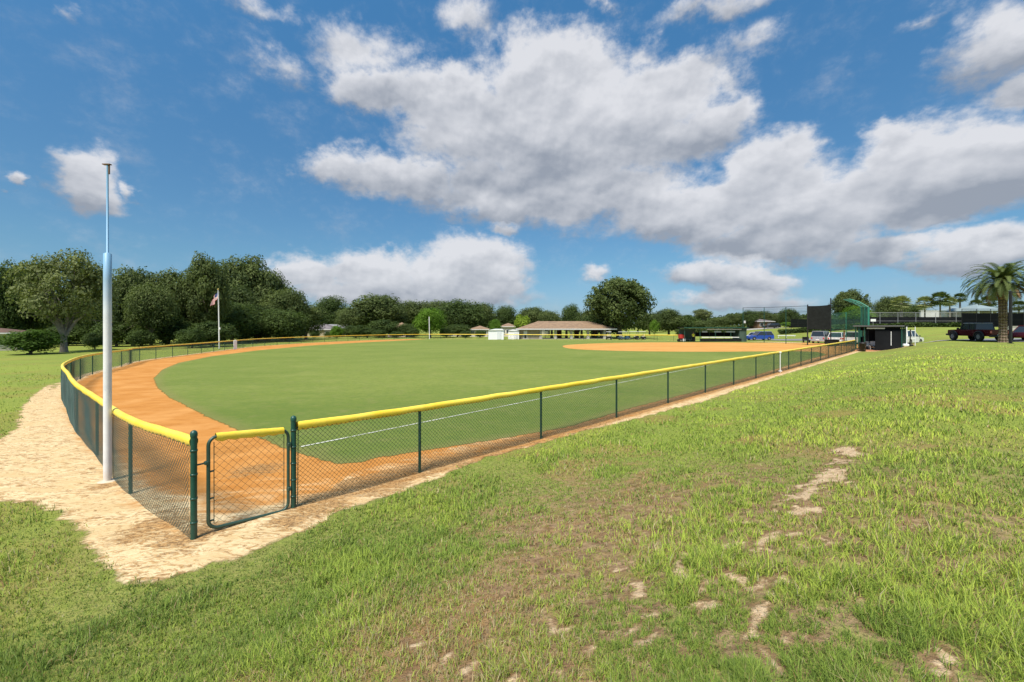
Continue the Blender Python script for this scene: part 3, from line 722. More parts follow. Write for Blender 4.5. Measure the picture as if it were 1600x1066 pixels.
# outfield fence
org = (GA[0], GA[1], gz(*GA))
fo = thing('chain_link_fence', 'long curved green chain link fence with yellow cap sweeping round the outfield', 'fence', org, 0, GF)
pth = Path([tuple(p) for p in ARC])
q = pth.xyz(np.linspace(0, pth.L, 160))
MB().tube([(float(a) - org[0], float(b) - org[1], float(c) - org[2] + 1.16) for a, b, c in zip(*q)], .02, 6).build('top_rail', GREEN, fo)
mesh_panel(pth, .02, 1.17, .072, .0028, org, 'wire_mesh', WIRE, fo, K=4, side=.034, wob=.02)
cap_sweep(pth, FH, org, fo, 0, pth.L, .07)
post(fo, GA, org, 1.29, .035, True, 4, n=16)
sp = 0
for k in range(1, 60):
    sp = 2.75 + (k - 1) * 3.25
    if sp > pth.L - .5: break
    x, y, _ = pth.xyz(sp); post(fo, (float(x), float(y)), org, 1.15, .026)
# far fence
org = (FARF[0][0], FARF[0][1], gz(*FARF[0]))
ff = thing('chain_link_fence', 'distant chain link fence with thin yellow cap in front of the picnic pavilion', 'fence', org, 0, GF)
pth = Path(FARF, .5)
mesh_panel(pth, .03, 1.15, .12, .0022, org, 'wire_mesh', WIRE, ff, K=2)
cap_sweep(pth, FH, org, ff, 0, pth.L, .5, .06)
for sp in np.arange(0, pth.L, 3.3):
    x, y, _ = pth.xyz(sp); post(ff, (float(x), float(y)), org, 1.15, .03)

# gate
A_ = Vector((GA[0], GA[1], 0)); dg = Vector((GB[0] - GA[0], GB[1] - GA[1], 0)).normalized(); gang = math.atan2(dg.y, dg.x)
gloc = A_ + dg * .15
gt = thing('chain_link_gate', 'small green chain link gate with yellow top strip and rounded frame between two posts', 'gate', (gloc.x, gloc.y, gz(gloc.x, gloc.y)), gang)
gw, gh, gb = .97, 1.17, .06; rc = .11
def rrect(w, z0, z1, rc, n=6, dz=-.10):
    pts = []
    for cx_, cz_, a0 in ((w - rc, z1 - rc, 0), (rc, z1 - rc, 90), (rc, z0 + rc, 180), (w - rc, z0 + rc, 270)):
        for k in range(n + 1): a = R(a0 + 90 * k / n); x = cx_ + rc * math.cos(a); pts.append((x, 0, cz_ + rc * math.sin(a) + dz * x / w))
    return pts + [pts[0]]
MB().tube(rrect(gw, gb, gh + .05, rc), .021, 10, False).build('gate_frame', GATEG, gt)
gp = Path([(0, 0), (1, 0)]); gp.c = np.array([(0.0, 0.0), (gw, 0.0)]); gp.s = np.array([0, gw]); gp.L = gw; gp.zz = np.array([0.0, -.10])
mesh_panel(gp, gb + .05, gh + .0, .098, .0019, (0, 0, 0), 'wire_mesh', WIRE, gt, s0=.055, s1=gw - .055, K=2)
for x_ in (.06, gw - .06):
    b_ = MB().tube([(x_, 0, gb + .06 - .1 * x_ / gw), (x_, 0, gh - .02 - .1 * x_ / gw)], .005, 6).build('tension_bar', GATEG, gt)
cap_sweep(gp, gh + .045, (0, 0, 0), gt, .08, gw - .07, .06, .040, 'gate_cap')
for zz in (.78, .44, .16):
    MB().tube([(-.006, 0, zz), (.06, 0, zz)], .012, 8).build('brace_band', GATEG, gt)
h_ = MB().tube([(-.12, .0, .90), (0.02, 0, .90)], .011, 8).box((-.02, 0, .90), (.05, .05, .05), bev=.01); h_.build('latch', GATEG, gt)
h_ = MB().tube([(gw - .01, 0, .26), (gw + .11, 0, .26)], .013, 8).box((gw + .01, 0, .26), (.055, .06, .06), bev=.01); h_.build('hinge', GATEG, gt)
h_ = MB().tube([(gw - .01, 0, .90), (gw + .11, 0, .90)], .013, 8).box((gw + .01, 0, .90), (.055, .06, .06), bev=.01); h_.build('hinge', GATEG, gt)

# ------------------------------------------------------------------ poles
fp = P(168, 752)
def pole_mat():
    m = bpy.data.materials.new('white pole with sky tinted upper length'); m.use_nodes = True; t = NT(m.node_tree); b = t.n['Principled BSDF']
    tc = t.new('ShaderNodeTexCoord'); z = t.new('ShaderNodeSeparateXYZ', {0: tc.outputs['Object']}).outputs[2]
    n = t.noise(tc.outputs['Object'], 4, 5); c = t.mix(t.lin(n, .3, .7), (.64, .64, .66), (.78, .78, .79)); c = t.mix(t.ss(t.noise(tc.outputs['Object'], 14, 8, .75), .60, .74, 0, .55), c, (.42, .36, .28)); c = t.mix(t.ss(z, .30, .0, 0, .45), c, (.55, .42, .26))
    c = t.mix(t.ss(z, 2.6, 3.95), c, (.19, .38, .58)); t.put(b, 'Base Color', c); b.inputs['Roughness'].default_value = .5  # sky blue put into the upper shaft's colour so it melts into the sky
    return m
bz = gz(*fp); ztop = zof(258, fp[1]) - bz
fpole = thing('foul_pole', 'tall thick white pole standing in the sand just outside the curved fence beside the gate', 'pole', (fp[0], fp[1], bz))
MB().tube([(0, 0, -.3), (0, 0, 3.5), (0, 0, 3.98), (0, 0, 4.0), (0, 0, ztop)], [.056, .056, .055, .017, .015], 24).build('pole_shaft', pole_mat(), fpole)
MB().box((-.01, 0, ztop + .01), (.13, .05, .015)).tube([(.03, 0, ztop), (.03, 0, ztop - .16)], .012, 6).build('top_bracket', RUST, fpole)
MB().lathe([(.001, .018), (.11, .014), (.15, .0), (.16, -.05)], (0, 0, 0), 18).build('footing', paint('sandy concrete', (.52, .44, .33), .9, 0, .2, 6), fpole)
p = (-21.0, 104.3); b_ = gz(*p)
o = thing('foul_pole', 'far white pole rising from the fence in front of the bright green tree', 'pole', (p[0], p[1], b_))
MB().tube([(0, 0, -.3), (-.1, 0, zof(495, 104) - b_)], .10, 10).build('pole_shaft', WHITE, o)
p = W(4 + 3.33 * 7.25, .12); o = thing('marker_post', 'short white post with side brackets fixed to the sideline fence', 'post', (p[0], p[1], gz(*p)))
MB().tube([(0, 0, -.2), (0, 0, 1.22)], .024, 8).box((0, 0, 1.2), (.09, .09, .08)).build('post_shaft', WHITE, o)
MB().box((.0, 0, .10), (.16, .1, .05)).build('bracket', WHITE, o)
p = (-37.9, 56.1); o = thing('marker_post', 'short thick white post on the outfield fence near the flagpole', 'post', (p[0], p[1], gz(*p)))
MB().box((0, 0, .6), (.42, .1, 1.28), R(60), .02).build('panel', WHITE, o); MB().tube([(0, 0, 0), (0, 0, 1.34)], .05, 8).build('post_shaft', WHITE, o)
# flagpole
d_ = 58.0; p = at(342.6, d_); b_ = gz(*p); zt = zof(453, d_) - b_
o = thing('flagpole', 'slim pale flagpole standing behind the outfield fence', 'flagpole', (p[0], p[1], b_))
MB().tube([(0, 0, -.2), (-.06, 0, zt * .5), (-.17, 0, zt)], [.085, .065, .045], 12).build('pole_shaft', WHITE, o)
MB().ball((-.17, 0, zt + .07), .09).build('finial', paint('gold ball', (.7, .5, .15), .3, .8), o)
MB().tube([(.06, -.05, 1.0), (.0, -.06, zt - .2)], .008, 5).build('halyard', WHITE, o)
MB().box((.12, -.05, 2.85), (.14, .1, .3), bev=.02).build('cleat', WHITE, o)
fl_ = thing('flag', 'drooping flag of red and white stripes with blue corner hanging from the pole', 'flag', (p[0] - .17, p[1], b_ + zt - .15))
mb = MB(); nu, nv = 26, 13; vs = []
for i in range(nu + 1):
    for j in range(nv + 1):
        u = i / nu; v = j / nv
        vs.append((-.06 - .78 * u - .10 * v * u, .20 * math.sin(u * 9 + v * 2.2) * (.2 + u), -1.0 * v - 1.25 * u ** .9 - .06 * math.sin(u * 12)))
for i in range(nu):
    for j in range(nv):
        mb.cur = 2 if (i < nu * .42 and j < 7) else (0 if j % 2 == 0 else 1)
        a = i * (nv + 1) + j; mb.add([vs[a], vs[a + 1], vs[a + nv + 2], vs[a + nv + 1]], [(0, 1, 2, 3)], True)
def canton():
    m = paint('blue canton with white stars', (.03, .045, .16), .8); t = NT(m.node_tree); b = t.n['Principled BSDF']
    tc = t.new('ShaderNodeTexCoord'); vo = t.new('ShaderNodeTexVoronoi', {'Vector': tc.outputs['Object'], 'Scale': 9.0})
    t.put(b, 'Base Color', t.mix(t.m('LESS_THAN', vo.outputs['Distance'], .22), (.03, .045, .16), (.7, .7, .72))); return m
mb.build('cloth', [paint('flag red', (.45, .04, .05), .8), paint('flag white', (.72, .68, .68), .8), canton()], fl_)

# ------------------------------------------------------------------ trees
def crown_arrays(rng, W_, z0, z1, n, leaf, nl, lr=(.2, .34), flat=1.0, hole=0.0, lobes=None, inner=.22):
    Rx = W_ / 2; zm = (z0 + z1) / 2; Rz = (z1 - z0) / 2
    if lobes is None:
        lobes = []
        for i in range(nl):
            k = i + .5; ph = math.acos(1 - 2 * k / nl); th = PI * (1 + 5 ** .5) * k + rng.uniform(-.4, .4)
            r = rng.uniform(*lr) * W_ ; q = rng.uniform(.72, 1.0)
            dz = math.cos(ph)
            rad = math.sin(ph) * (Rx - r * .85) * q
            lobes.append((rad * math.cos(th), rad * math.sin(th), zm + dz * max(.1, Rz - r * .8 * flat) * q, r))
        lobes.append((0, 0, zm, .34 * W_))
    lobes = np.array(lobes); pr = lobes[:, 3] ** 2; pr /= pr.sum()
    li = rng.choice(len(lobes), n, p=pr); C = lobes[li, :3]; r = lobes[li, 3]
    D = rng.normal(size=(n, 3)); D /= np.linalg.norm(D, axis=1)[:, None]
    low = D[:, 2] < -.25; D[low & (rng.random(n) < .5), 2] *= -1
    lump = .78 + .44 * vnoise(np.arctan2(D[:, 1], D[:, 0]) * 2.4 + li * 7.3, D[:, 2] * 3.2, 5)
    rad = r * lump * (1 - .34 * rng.random(n) ** 1.7)
    inn = rng.random(n) < inner; rad = np.where(inn, r * .62 * rng.random(n) ** .5, rad)
    Pp = C + D * rad[:, None] * np.array((1, 1, flat))
    if hole:
        hn = fbm(Pp[:, 0] * 1.1 + 9, Pp[:, 2] * 1.1 + Pp[:, 1] * .7, 51, 2); keep = hn > hole; Pp, D, li, inn = Pp[keep], D[keep], li[keep], inn[keep]; n = len(Pp)
    N_ = D + rng.normal(0, .55, (n, 3)) + np.array((0, 0, .35)); N_ /= np.linalg.norm(N_, axis=1)[:, None]
    T = np.cross(N_, rng.normal(size=(n, 3))); T /= np.linalg.norm(T, axis=1)[:, None]; B = np.cross(N_, T)
    sz = leaf * rng.uniform(.45, 1.25, n) * np.where(inn, 1.7, 1)
    a = T * sz[:, None]; b = B * (sz * rng.uniform(.45, .8, n))[:, None]
    bend = N_ * (sz * rng.uniform(-.25, .25, n))[:, None]
    vs = np.stack([Pp - a, Pp + b + bend, Pp + a * rng.uniform(.7, 1.2, n)[:, None], Pp - b + bend], 1).reshape(-1, 3)
    lt = rng.random(len(lobes)); tint = np.clip(.55 * lt[li] + .55 * rng.random(n) - .05, 0, 1)
    return vs, np.arange(n * 4).reshape(-1, 4), np.repeat(tint, 4), lobes
def limbs(rng, lobes, H, z0, r0, forks=7, lean=(0, 0)):
    mb = MB(); top = (lean[0], lean[1], z0)
    mid = (lean[0] * .4 + rng.uniform(-.1, .1), lean[1] * .4, z0 * .5)
    mb.tube([(0, 0, -.3), (0, 0, .1), mid, top], [r0 * 1.5, r0 * 1.1, r0 * .85, r0 * .75], 10)
    sel = rng.permutation(len(lobes))[:forks]
    for i in sel:
        c = lobes[i]; s = (top[0], top[1], z0 * rng.uniform(.75, 1.0)); e = (c[0], c[1], c[2] + c[3] * .2)
        m1 = tuple(s[k] + (e[k] - s[k]) * .35 + rng.uniform(-.3, .3) + (.25 if k == 2 else 0) for k in range(3)); m2 = tuple(s[k] + (e[k] - s[k]) * .7 + rng.uniform(-.3, .3) for k in range(3))
        mb.tube([s, m1, m2, e], [r0 * .55, r0 * .38, r0 * .22, r0 * .06], 7)
        for q in range(3):
            e2 = tuple(m2[k] + rng.uniform(-1, 1) * c[3] for k in range(3)); mb.tube([m2, tuple((m2[k] + e2[k]) / 2 + rng.uniform(-.1, .1) for k in range(3)), e2], [r0 * .16, r0 * .1, r0 * .03], 5)
    return mb
PROTO = {}
def proto(kind):
    """unit trees, 10 m tall and 10 m wide"""
    if kind in PROTO: return PROTO[kind]
    seed = {'oak1': 1, 'oak2': 2, 'oak3': 3, 'oak4': 4, 'dark1': 5, 'dark2': 6, 'open': 7, 'big': 8, 'bright': 9, 'umbrella': 10, 'shrub1': 11, 'shrub2': 12, 'lime': 13, 'tall': 14, 'young': 15, 'shrub3': 16}[kind]
    rng = np.random.default_rng(seed * 17)
    S = dict(W=10, z0=1.6, z1=10, n=17000, leaf=.165, nl=15, flat=.9, hole=0, lr=(.17, .28)); mat = LEAF_OAK; bark = BARK; r0 = .32; tz = 2.4
    if kind in ('oak3', 'oak4'): S.update(nl=20, lr=(.14, .24), z0=.8)
    if kind.startswith('dark'): mat = LEAF_DARK; S.update(z0=.3, nl=19)
    if kind == 'open': mat = LEAF_GREY; bark = BARKP; S.update(n=17000, leaf=.15, nl=26, lr=(.12, .2), hole=.40, z0=1.9, inner=.08); tz = 1.6; r0 = .36
    if kind == 'big': S.update(n=26000, leaf=.17, nl=30, lr=(.11, .21), hole=.38, z0=.7, inner=.14); tz = 2.4; r0 = .45
    if kind == 'bright': mat = LEAF_BRIGHT; S.update(z0=.3, n=14000)
    if kind == 'lime': mat = LEAF_LIME; S.update(z0=1.2, n=6000, nl=9, leaf=.3)
    if kind == 'umbrella': S.update(z0=5.2, z1=10, flat=.5, n=6000, nl=13, lr=(.15, .22)); tz = 5; mat = LEAF_GREY
    if kind.startswith('shrub'): mat = {'shrub2': LEAF_BRIGHT, 'shrub3': LEAF_MID}.get(kind, LEAF_DARK); S.update(z0=.2, n=9000, leaf=.24, nl=12); tz = .8
    if kind == 'tall': S.update(z0=1.2, nl=24, lr=(.12, .21), n=20000)
    if kind == 'young': mat = LEAF_BRIGHT; S.update(z0=2.0, n=5000, hole=.42, nl=10); r0 = .12
    vs, q, tint, lobes = crown_arrays(rng, S['W'], S['z0'], S['z1'], S['n'], S['leaf'], S['nl'], S['lr'], S['flat'], S['hole'], None, S.get('inner', .22))
    me = raw_mesh('crown', vs, q, None, {'tint': tint}); me.materials.append(mat)
    tmb = limbs(rng, lobes, 10, tz, r0, 9 if kind in ('open', 'big') else 6)
    tm = bpy.data.meshes.new('trunk'); tm.from_pydata(tmb.v, [], tmb.f); tm.polygons.foreach_set('use_smooth', tmb.sm); tm.materials.append(bark); tm.update()
    PROTO[kind] = (me, tm); return PROTO[kind]
_rt = random.Random(3)
def tree(kind, px, top, wpx, d, label, cat='tree', name=None, group=None, base=None, mat=None):
    if 340 <= px < 505 and d < 80: d = d + (18 if px < 370 else 26)
    x, y = at(px, d); b = gz(x, y) + 3.5 * float(sm(math.hypot(x, y), 260, 900)); b = b if base is None else base
    h = zof(top, d) - b; w = wpx / F * d * math.cos(math.atan((px - CX) / F)) * (1.12 if d < 100 and px < 505 else 1.0)
    me, tm = proto(kind)
    o = thing(name or ('shrub' if cat == 'shrub' else 'broadleaf_tree'), label, cat, (x, y, b), _rt.uniform(0, 6.28), group)
    o.scale = (w / 10, w / 10, h / 10)
    c = bpy.data.objects.new('crown', me); link(c); c.parent = o
    k = bpy.data.objects.new('trunk', tm); link(k); k.parent = o
    return o
GR1 = 'trees of the grove behind the outfield fence'; GR2 = 'distant trees behind the far houses'; GR3 = 'dark bushes along the foot of the grove'; GR4 = 'distant trees beyond the dugouts'
tree('open', 100, 388, 172, 50, 'grey green open tree with forked pale trunk left of the thick white pole')
tree('dark1', 8, 404, 90, 66, 'dark tree at the far left edge behind the brown roofed house', group=GR1)
tree('dark2', 52, 404, 90, 70, 'dark tree behind the left side of the open grey tree', group=GR1)
tree('dark1', 140, 408, 90, 70, 'dark tree behind the thick white pole', group=GR1)
tree('oak3', 208, 410, 100, 66, 'olive green tree just right of the thick white pole', group=GR1)
tree('oak1', 262, 416, 100, 69, 'olive green tree midway between white pole and flagpole', group=GR1)
tree('oak2', 236, 440, 90, 62, 'lower rounded tree in front of the grove left of the flagpole', group=GR1)
tree('tall', 322, 397, 82, 70, 'tall pointed tree directly behind the flag', group=GR1)
tree('tall', 385, 399, 110, 72, 'tallest bushy tree right of the flagpole', group=GR1)
tree('oak4', 420, 420, 90, 74, 'bushy tree on the right shoulder of the tall grove', group=GR1)
tree('oak1', 350, 440, 110, 66, 'broad lower tree behind the flagpole shaft', group=GR1)
tree('oak2', 448, 448, 80, 70, 'tree stepping down at the right end of the grove', group=GR1)
tree('oak3', 478, 472, 80, 74, 'low spreading tree at the right end of the grove above the grey roof', group=GR1)
tree('oak2', 415, 470, 80, 66, 'low round tree at the foot of the grove right of the flagpole', group=GR1)
for px_, tp, w_, d_ in [(470, 513, 26, 116), (492, 516, 22, 115), (514, 518, 20, 114), (574, 511, 34, 113), (592, 514, 26, 112), (620, 517, 26, 113), (646, 512, 24, 116), (698, 512, 26, 116), (728, 516, 24, 114), (750, 515, 22, 113)]:
    tree('shrub1', px_, tp, w_, d_, 'low dark shrub in the row just beyond the far part of the fence', 'bush', 'bush', 'shrubs in front of the far houses')
for px_, tp, w_, d_ in [(-40, 470, 110, 74), (20, 462, 110, 76), (80, 474, 110, 75), (140, 466, 110, 78), (200, 476, 110, 74), (258, 466, 110, 77), (310, 474, 110, 75), (362, 470, 100, 60), (400, 476, 90, 62), (440, 482, 90, 60)]:
    tree('dark2', px_, tp, w_, d_, 'dark low tree filling the gap behind the front row of the grove', 'tree', None, 'dark trees filling the back of the grove')
tree('shrub3', 48, 513, 112, 46, 'rounded green bush beside the brown roofed house at far left', 'bush', 'bush')
for px_, tp, w_, d_ in [(148, 518, 44, 56), (182, 498, 90, 64), (222, 514, 50, 60), (262, 490, 100, 66), (300, 512, 54, 60), (333, 500, 80, 64), (376, 512, 50, 62), (405, 500, 80, 66), (446, 514, 44, 66), (0, 490, 80, 66), (105, 506, 90, 67), (65, 516, 50, 62)]:
    tree('shrub1', px_, tp, w_, d_, 'dark bush growing along the foot of the grove behind the outfield fence', 'bush', 'bush', GR3)
tree('dark1', 516, 460, 66, 150, 'dark round tree above the grey roofed house', group=GR2)
tree('oak3', 592, 456, 112, 135, 'broad olive tree between the grey and the brown roofed houses', group=GR2)
tree('oak1', 548, 478, 60, 130, 'lower olive tree above the pale roof', group=GR2)
tree('oak4', 650, 468, 80, 150, 'tree behind the left side of the bright green tree', group=GR2)
tree('dark2', 718, 467, 92, 140, 'dense dark tree right of the bright green tree', group=GR2)
tree('oak2', 690, 468, 90, 155, 'tree behind the top of the bright green tree', group=GR2)
tree('oak1', 752, 471, 54, 150, 'dark tree above the white shed', group=GR2)
tree('dark1', 789, 476, 46, 160, 'round dark tree above the small hip roofed house', group=GR2)
tree('oak3', 832, 477, 60, 160, 'olive tree behind the left end of the pavilion roof', group=GR2)
tree('oak2', 858, 484, 44, 150, 'lower tree over the middle of the pavilion roof', group=GR2)
tree('shrub1', 600, 498, 60, 118, 'dark shrubby tree left of the brown roofed far house', group=GR2)
tree('dark2', 635, 505, 40, 120, 'dark bush between the brown roof and the bright green tree', 'bush', 'bush')
tree('shrub1', 715, 505, 50, 122, 'dark bush under the dense dark tree', 'bush', 'bush')
tree('bright', 672, 478, 60, 114, 'bright green rounded tree behind the far white pole')
tree('shrub1', 556, 507, 46, 112, 'layered dark green shrub right of the grey roofed house', 'bush', 'bush')
tree('shrub2', 527, 508, 26, 111, 'small green shrub against the pale roof', 'bush', 'bush')
tree('lime', 815, 491, 30, 112, 'small lime green round tree left of the pavilion roof')
tree('bright', 774, 497, 24, 120, 'small spiky green tree behind the white shed')
tree('dark2', 893, 474, 38, 150, 'small dark spreading tree between pavilion roof and big oak')
tree('big', 968, 426, 116, 106, 'large oak standing alone right of the picnic pavilion')
tree('oak2', 925, 483, 60, 125, 'dark tree behind the left foot of the large oak')
tree('shrub1', 945, 488, 80, 118, 'dark low tree under the left side of the large oak', 'bush', 'bush')
tree('oak4', 1045, 481, 60, 150, 'olive tree right of the large oak', group=GR4)
tree('oak2', 1015, 488, 50, 145, 'dark tree behind the right foot of the large oak', group=GR4)
tree('shrub1', 1066, 490, 50, 150, 'low dark tree left of the far dugout roof', group=GR4)
tree('young', 1022, 498, 22, 96, 'small bright young tree beside the golf carts')
tree('umbrella', 1098, 482, 38, 165, 'small flat topped tree above the far dugout')
for px_, tp, w_ in [(1095, 500, 60), (1125, 495, 50), (1145, 489, 40), (1160, 487, 40)]:
    tree('oak1', px_, tp, w_, 160, 'low dark tree in the row beyond the far dugout roof', group=GR4)
tree('dark2', 1171, 484, 36, 150, 'dark tree just right of the far dugout', group=GR4)
tree('oak3', 1190, 484, 42, 152, 'olive tree behind the small grey roofed shelter', group=GR4)
tree('oak1', 1212, 490, 34, 155, 'low tree right of the small shelter', group=GR4)
tree('dark1', 1234, 481, 40, 140, 'round dark tree behind the tall net', group=GR4)
tree('shrub2', 1236, 503, 40, 134, 'pale green shrub row beside the upper road', 'bush', 'bush')
tree('oak2', 1254, 496, 36, 160, 'small tree left of the black screen panel', group=GR4)
tree('big', 1328, 449, 72, 112, 'broad dark tree rising behind the green backstop')
tree('bright', 1340, 476, 66, 104, 'light green tree in front of the broad dark tree behind the backstop')
tree('oak1', 1390, 461, 62, 118, 'dark tree behind the pale fan palm')
tree('dark1', 1425, 474, 60, 125, 'low dark tree left of the palm cluster')
tree('shrub1', 1370, 482, 50, 118, 'dark low tree right of the backstop', 'bush', 'bush')
tree('dark2', 1462, 484, 60, 122, 'dark low tree behind the palm cluster')
tree('dark2', 1545, 478, 60, 125, 'dark low tree behind the large date palm')
tree('oak1', 1590, 488, 60, 120, 'low tree at the far right edge')
# background wood, beyond everything that can be told apart
def far_wood():
    rng = np.random.default_rng(99); VS = []; T = []; n0 = 0
    for px_ in np.arange(-700, 2300, 24):
        d = 215 + rng.uniform(-12, 12); x, y = at(px_, d); r = math.hypot(x, y)
        if r > 420: x, y = x * 420 / r, y * 420 / r
        b = gz(x, y); h = rng.uniform(8.5, 11.5) ; w = 12
        if px_ > 860: h -= 2.6
        vs, q, tint, _ = crown_arrays(rng, w, .3, h, 420, .9, 7, (.2, .3), .8)
        VS.append(vs + np.array((x, y, b))); T.append(tint)
    vs = np.concatenate(VS); me = raw_mesh('wood', vs, np.arange(len(vs)).reshape(-1, 4), None, {'tint': np.concatenate(T)})
    tag(mobj('far_wood', me, LEAF_DARK), 'far off wood closing the horizon as one dark mass', 'wood', kind='stuff')
far_wood()

# ------------------------------------------------------------------ palms
def frond(mb_v, mb_f, tints, base, az, el0, L, droop, lw, nleaf, tint, curl=0.0):
    """feather frond as rachis plus leaflets"""
    pts = []; p = np.array(base, float); el = el0; n = 12
    dirh = np.array((math.cos(az), math.sin(az), 0))
    for i in range(n + 1):
        pts.append(p.copy()); st = L / n; p = p + (dirh * math.cos(el) + np.array((0, 0, math.sin(el)))) * st; el -= droop / n * (0.5 + 1.2 * i / n)
    pts = np.array(pts); side = np.array((-math.sin(az), math.cos(az), 0))
    for i in range(n):
        a, b = pts[i], pts[i + 1]; w = .03 * (1 - i / n) + .008; k = len(mb_v)
        mb_v += [a - side * w, a + side * w, b + side * w * .9, b - side * w * .9]; mb_f.append((k, k + 1, k + 2, k + 3)); tints += [.8] * 4
    for j in range(nleaf):
        u = .10 + .9 * j / nleaf; f = u * n; i = min(int(f), n - 1); q = pts[i] + (pts[i + 1] - pts[i]) * (f - i)
        tdir = pts[i + 1] - pts[i]; tdir = tdir / np.linalg.norm(tdir); up = np.cross(side, tdir) * -1
        if up[2] < 0: up = -up
        ll = L * .135 * math.sin(PI * (u * .85 + .12)) ** .7
        for s in (-1, 1):
            dd = side * s * .8 + tdir * .65 + up * .28; dd /= np.linalg.norm(dd)
            e = q + dd * ll + np.array((0, 0, -ll * .28)); m = (q + e) / 2 + np.array((0, 0, ll * .05)); wv = tdir * lw
            k = len(mb_v); mb_v += [q - wv * .5, q + wv * .5, m + wv * .6, m - wv * .6, e]; mb_f += [(k, k + 1, k + 2, k + 3), (k + 3, k + 2, k + 4)]; tints += [tint] * 5
def palm_mesh(name, vs, fs, tints, mat, parent):
    me = bpy.data.meshes.new(name); me.from_pydata([tuple(v) for v in vs], [], fs)
    a = me.attributes.new('tint', 'FLOAT', 'POINT'); a.data.foreach_set('value', np.array(tints, np.float32)); me.materials.append(mat); me.update()
    o = bpy.data.objects.new(name, me); link(o); o.parent = parent; return o
def palm_trunk_mat():
    m = bpy.data.materials.new('diamond scarred palm trunk'); m.use_nodes = True; t = NT(m.node_tree); b = t.n['Principled BSDF']
    tc = t.new('ShaderNodeTexCoord'); s = t.new('ShaderNodeSeparateXYZ', {0: tc.outputs['Object']}); a = t.m('ARCTAN2', s.outputs[1], s.outputs[0])
    p1 = t.m('SINE', t.m('ADD', t.m('MULTIPLY', a, 5), t.m('MULTIPLY', s.outputs[2], 11))); p2 = t.m('SINE', t.m('SUBTRACT', t.m('MULTIPLY', a, 5), t.m('MULTIPLY', s.outputs[2], 11)))
    h = t.m('ADD', t.m('MULTIPLY', t.m('MULTIPLY', p1, p2), .6), t.m('MULTIPLY', t.m('SUBTRACT', t.noise(tc.outputs['Object'], 3.5, 6, .7), .5), 2.4)); n = t.noise(tc.outputs['Object'], 8, 5)
    c = t.mix(t.ss(t.m('ADD', h, t.m('SUBTRACT', n, .5)), -.4, .5), (.10, .065, .042), (.27, .20, .14)); t.put(b, 'Base Color', c); b.inputs['Roughness'].default_value = .9
    bn = t.new('ShaderNodeBump', {'Strength': 1.0, 'Distance': .08, 'Height': h}); t.l.new(bn.outputs[0], b.inputs['Normal']); return m
PTM = palm_trunk_mat()
def date_palm(px, d, top_y, base_y, label, R_=3.6, tr=.5):
    x, y = at(px, d); b = gz(x, y); H = zof(top_y, d) - b
    o = thing('date_palm', label, 'palm tree', (x, y, b)); rng = random.Random(4)
    prof = [(tr * 1.25, -.2), (tr * 1.2, .1), (tr * .95, .7), (tr * .92, H * .45)]
    z = H * .45
    while z < H - .1: prof += [(tr * (.95 + .30 * max(0, (z - H * .6) / (H * .4))), z), (tr * (1.05 + .30 * max(0, (z - H * .6) / (H * .4))), z + .1)]; z += .2
    prof += [(tr * .5, H + .25), (.01, H + .35)]
    # spiralling leaf scars as real knobs
    m = MB().lathe(prof, (0, 0, 0), 22)
    for k in range(190):
        a = k * 2.39996 + rng.uniform(-.25, .25); zz = .5 + (H - .9) * k / 150; rr_ = tr * (.93 + .30 * max(0, (zz - H * .6) / (H * .4)))
        m.box((rr_ * math.cos(a), rr_ * math.sin(a), zz + rng.uniform(-.06, .06)), (.07, rng.uniform(.08, .17), rng.uniform(.06, .12)), a + rng.uniform(-.2, .2), .02)
    m.build('trunk', PTM, o)
    # dead stubs
    vs, fs, ti = [], [], []
    for k in range(120):
        az = k * 2.39996 + rng.uniform(-.15, .15); u = k / 119; el0 = 1.40 - 1.6 * u ** .8 + rng.uniform(-.1, .1)
        frond(vs, fs, ti, (.2 * math.cos(az), .2 * math.sin(az), H + .2 - .35 * u), az, el0, R_ * rng.uniform(.92, 1.10), 1.95 - .35 * u + rng.uniform(-.2, .2), .040, 44, rng.uniform(.15, 1) * (1 - .3 * u))
    palm_mesh('crown', vs, fs, ti, LEAF_PALM, o)
    vs, fs, ti = [], [], []
    for k in range(34):
        az = k * 2.39996 + 1 + rng.uniform(-.3, .3); frond(vs, fs, ti, (.3 * math.cos(az), .3 * math.sin(az), H - .25 - rng.uniform(0, .3)), az, rng.uniform(-.55, .05), R_ * rng.uniform(.5, .85), rng.uniform(.7, 1.4), .024, 34, rng.random())
    palm_mesh('dry_fronds', vs, fs, ti, LEAF_DRY, o)
    return o
date_palm(1567, 40, 441, 535, 'large date palm with thick diamond patterned trunk beside the dark red truck', 2.95, .30)
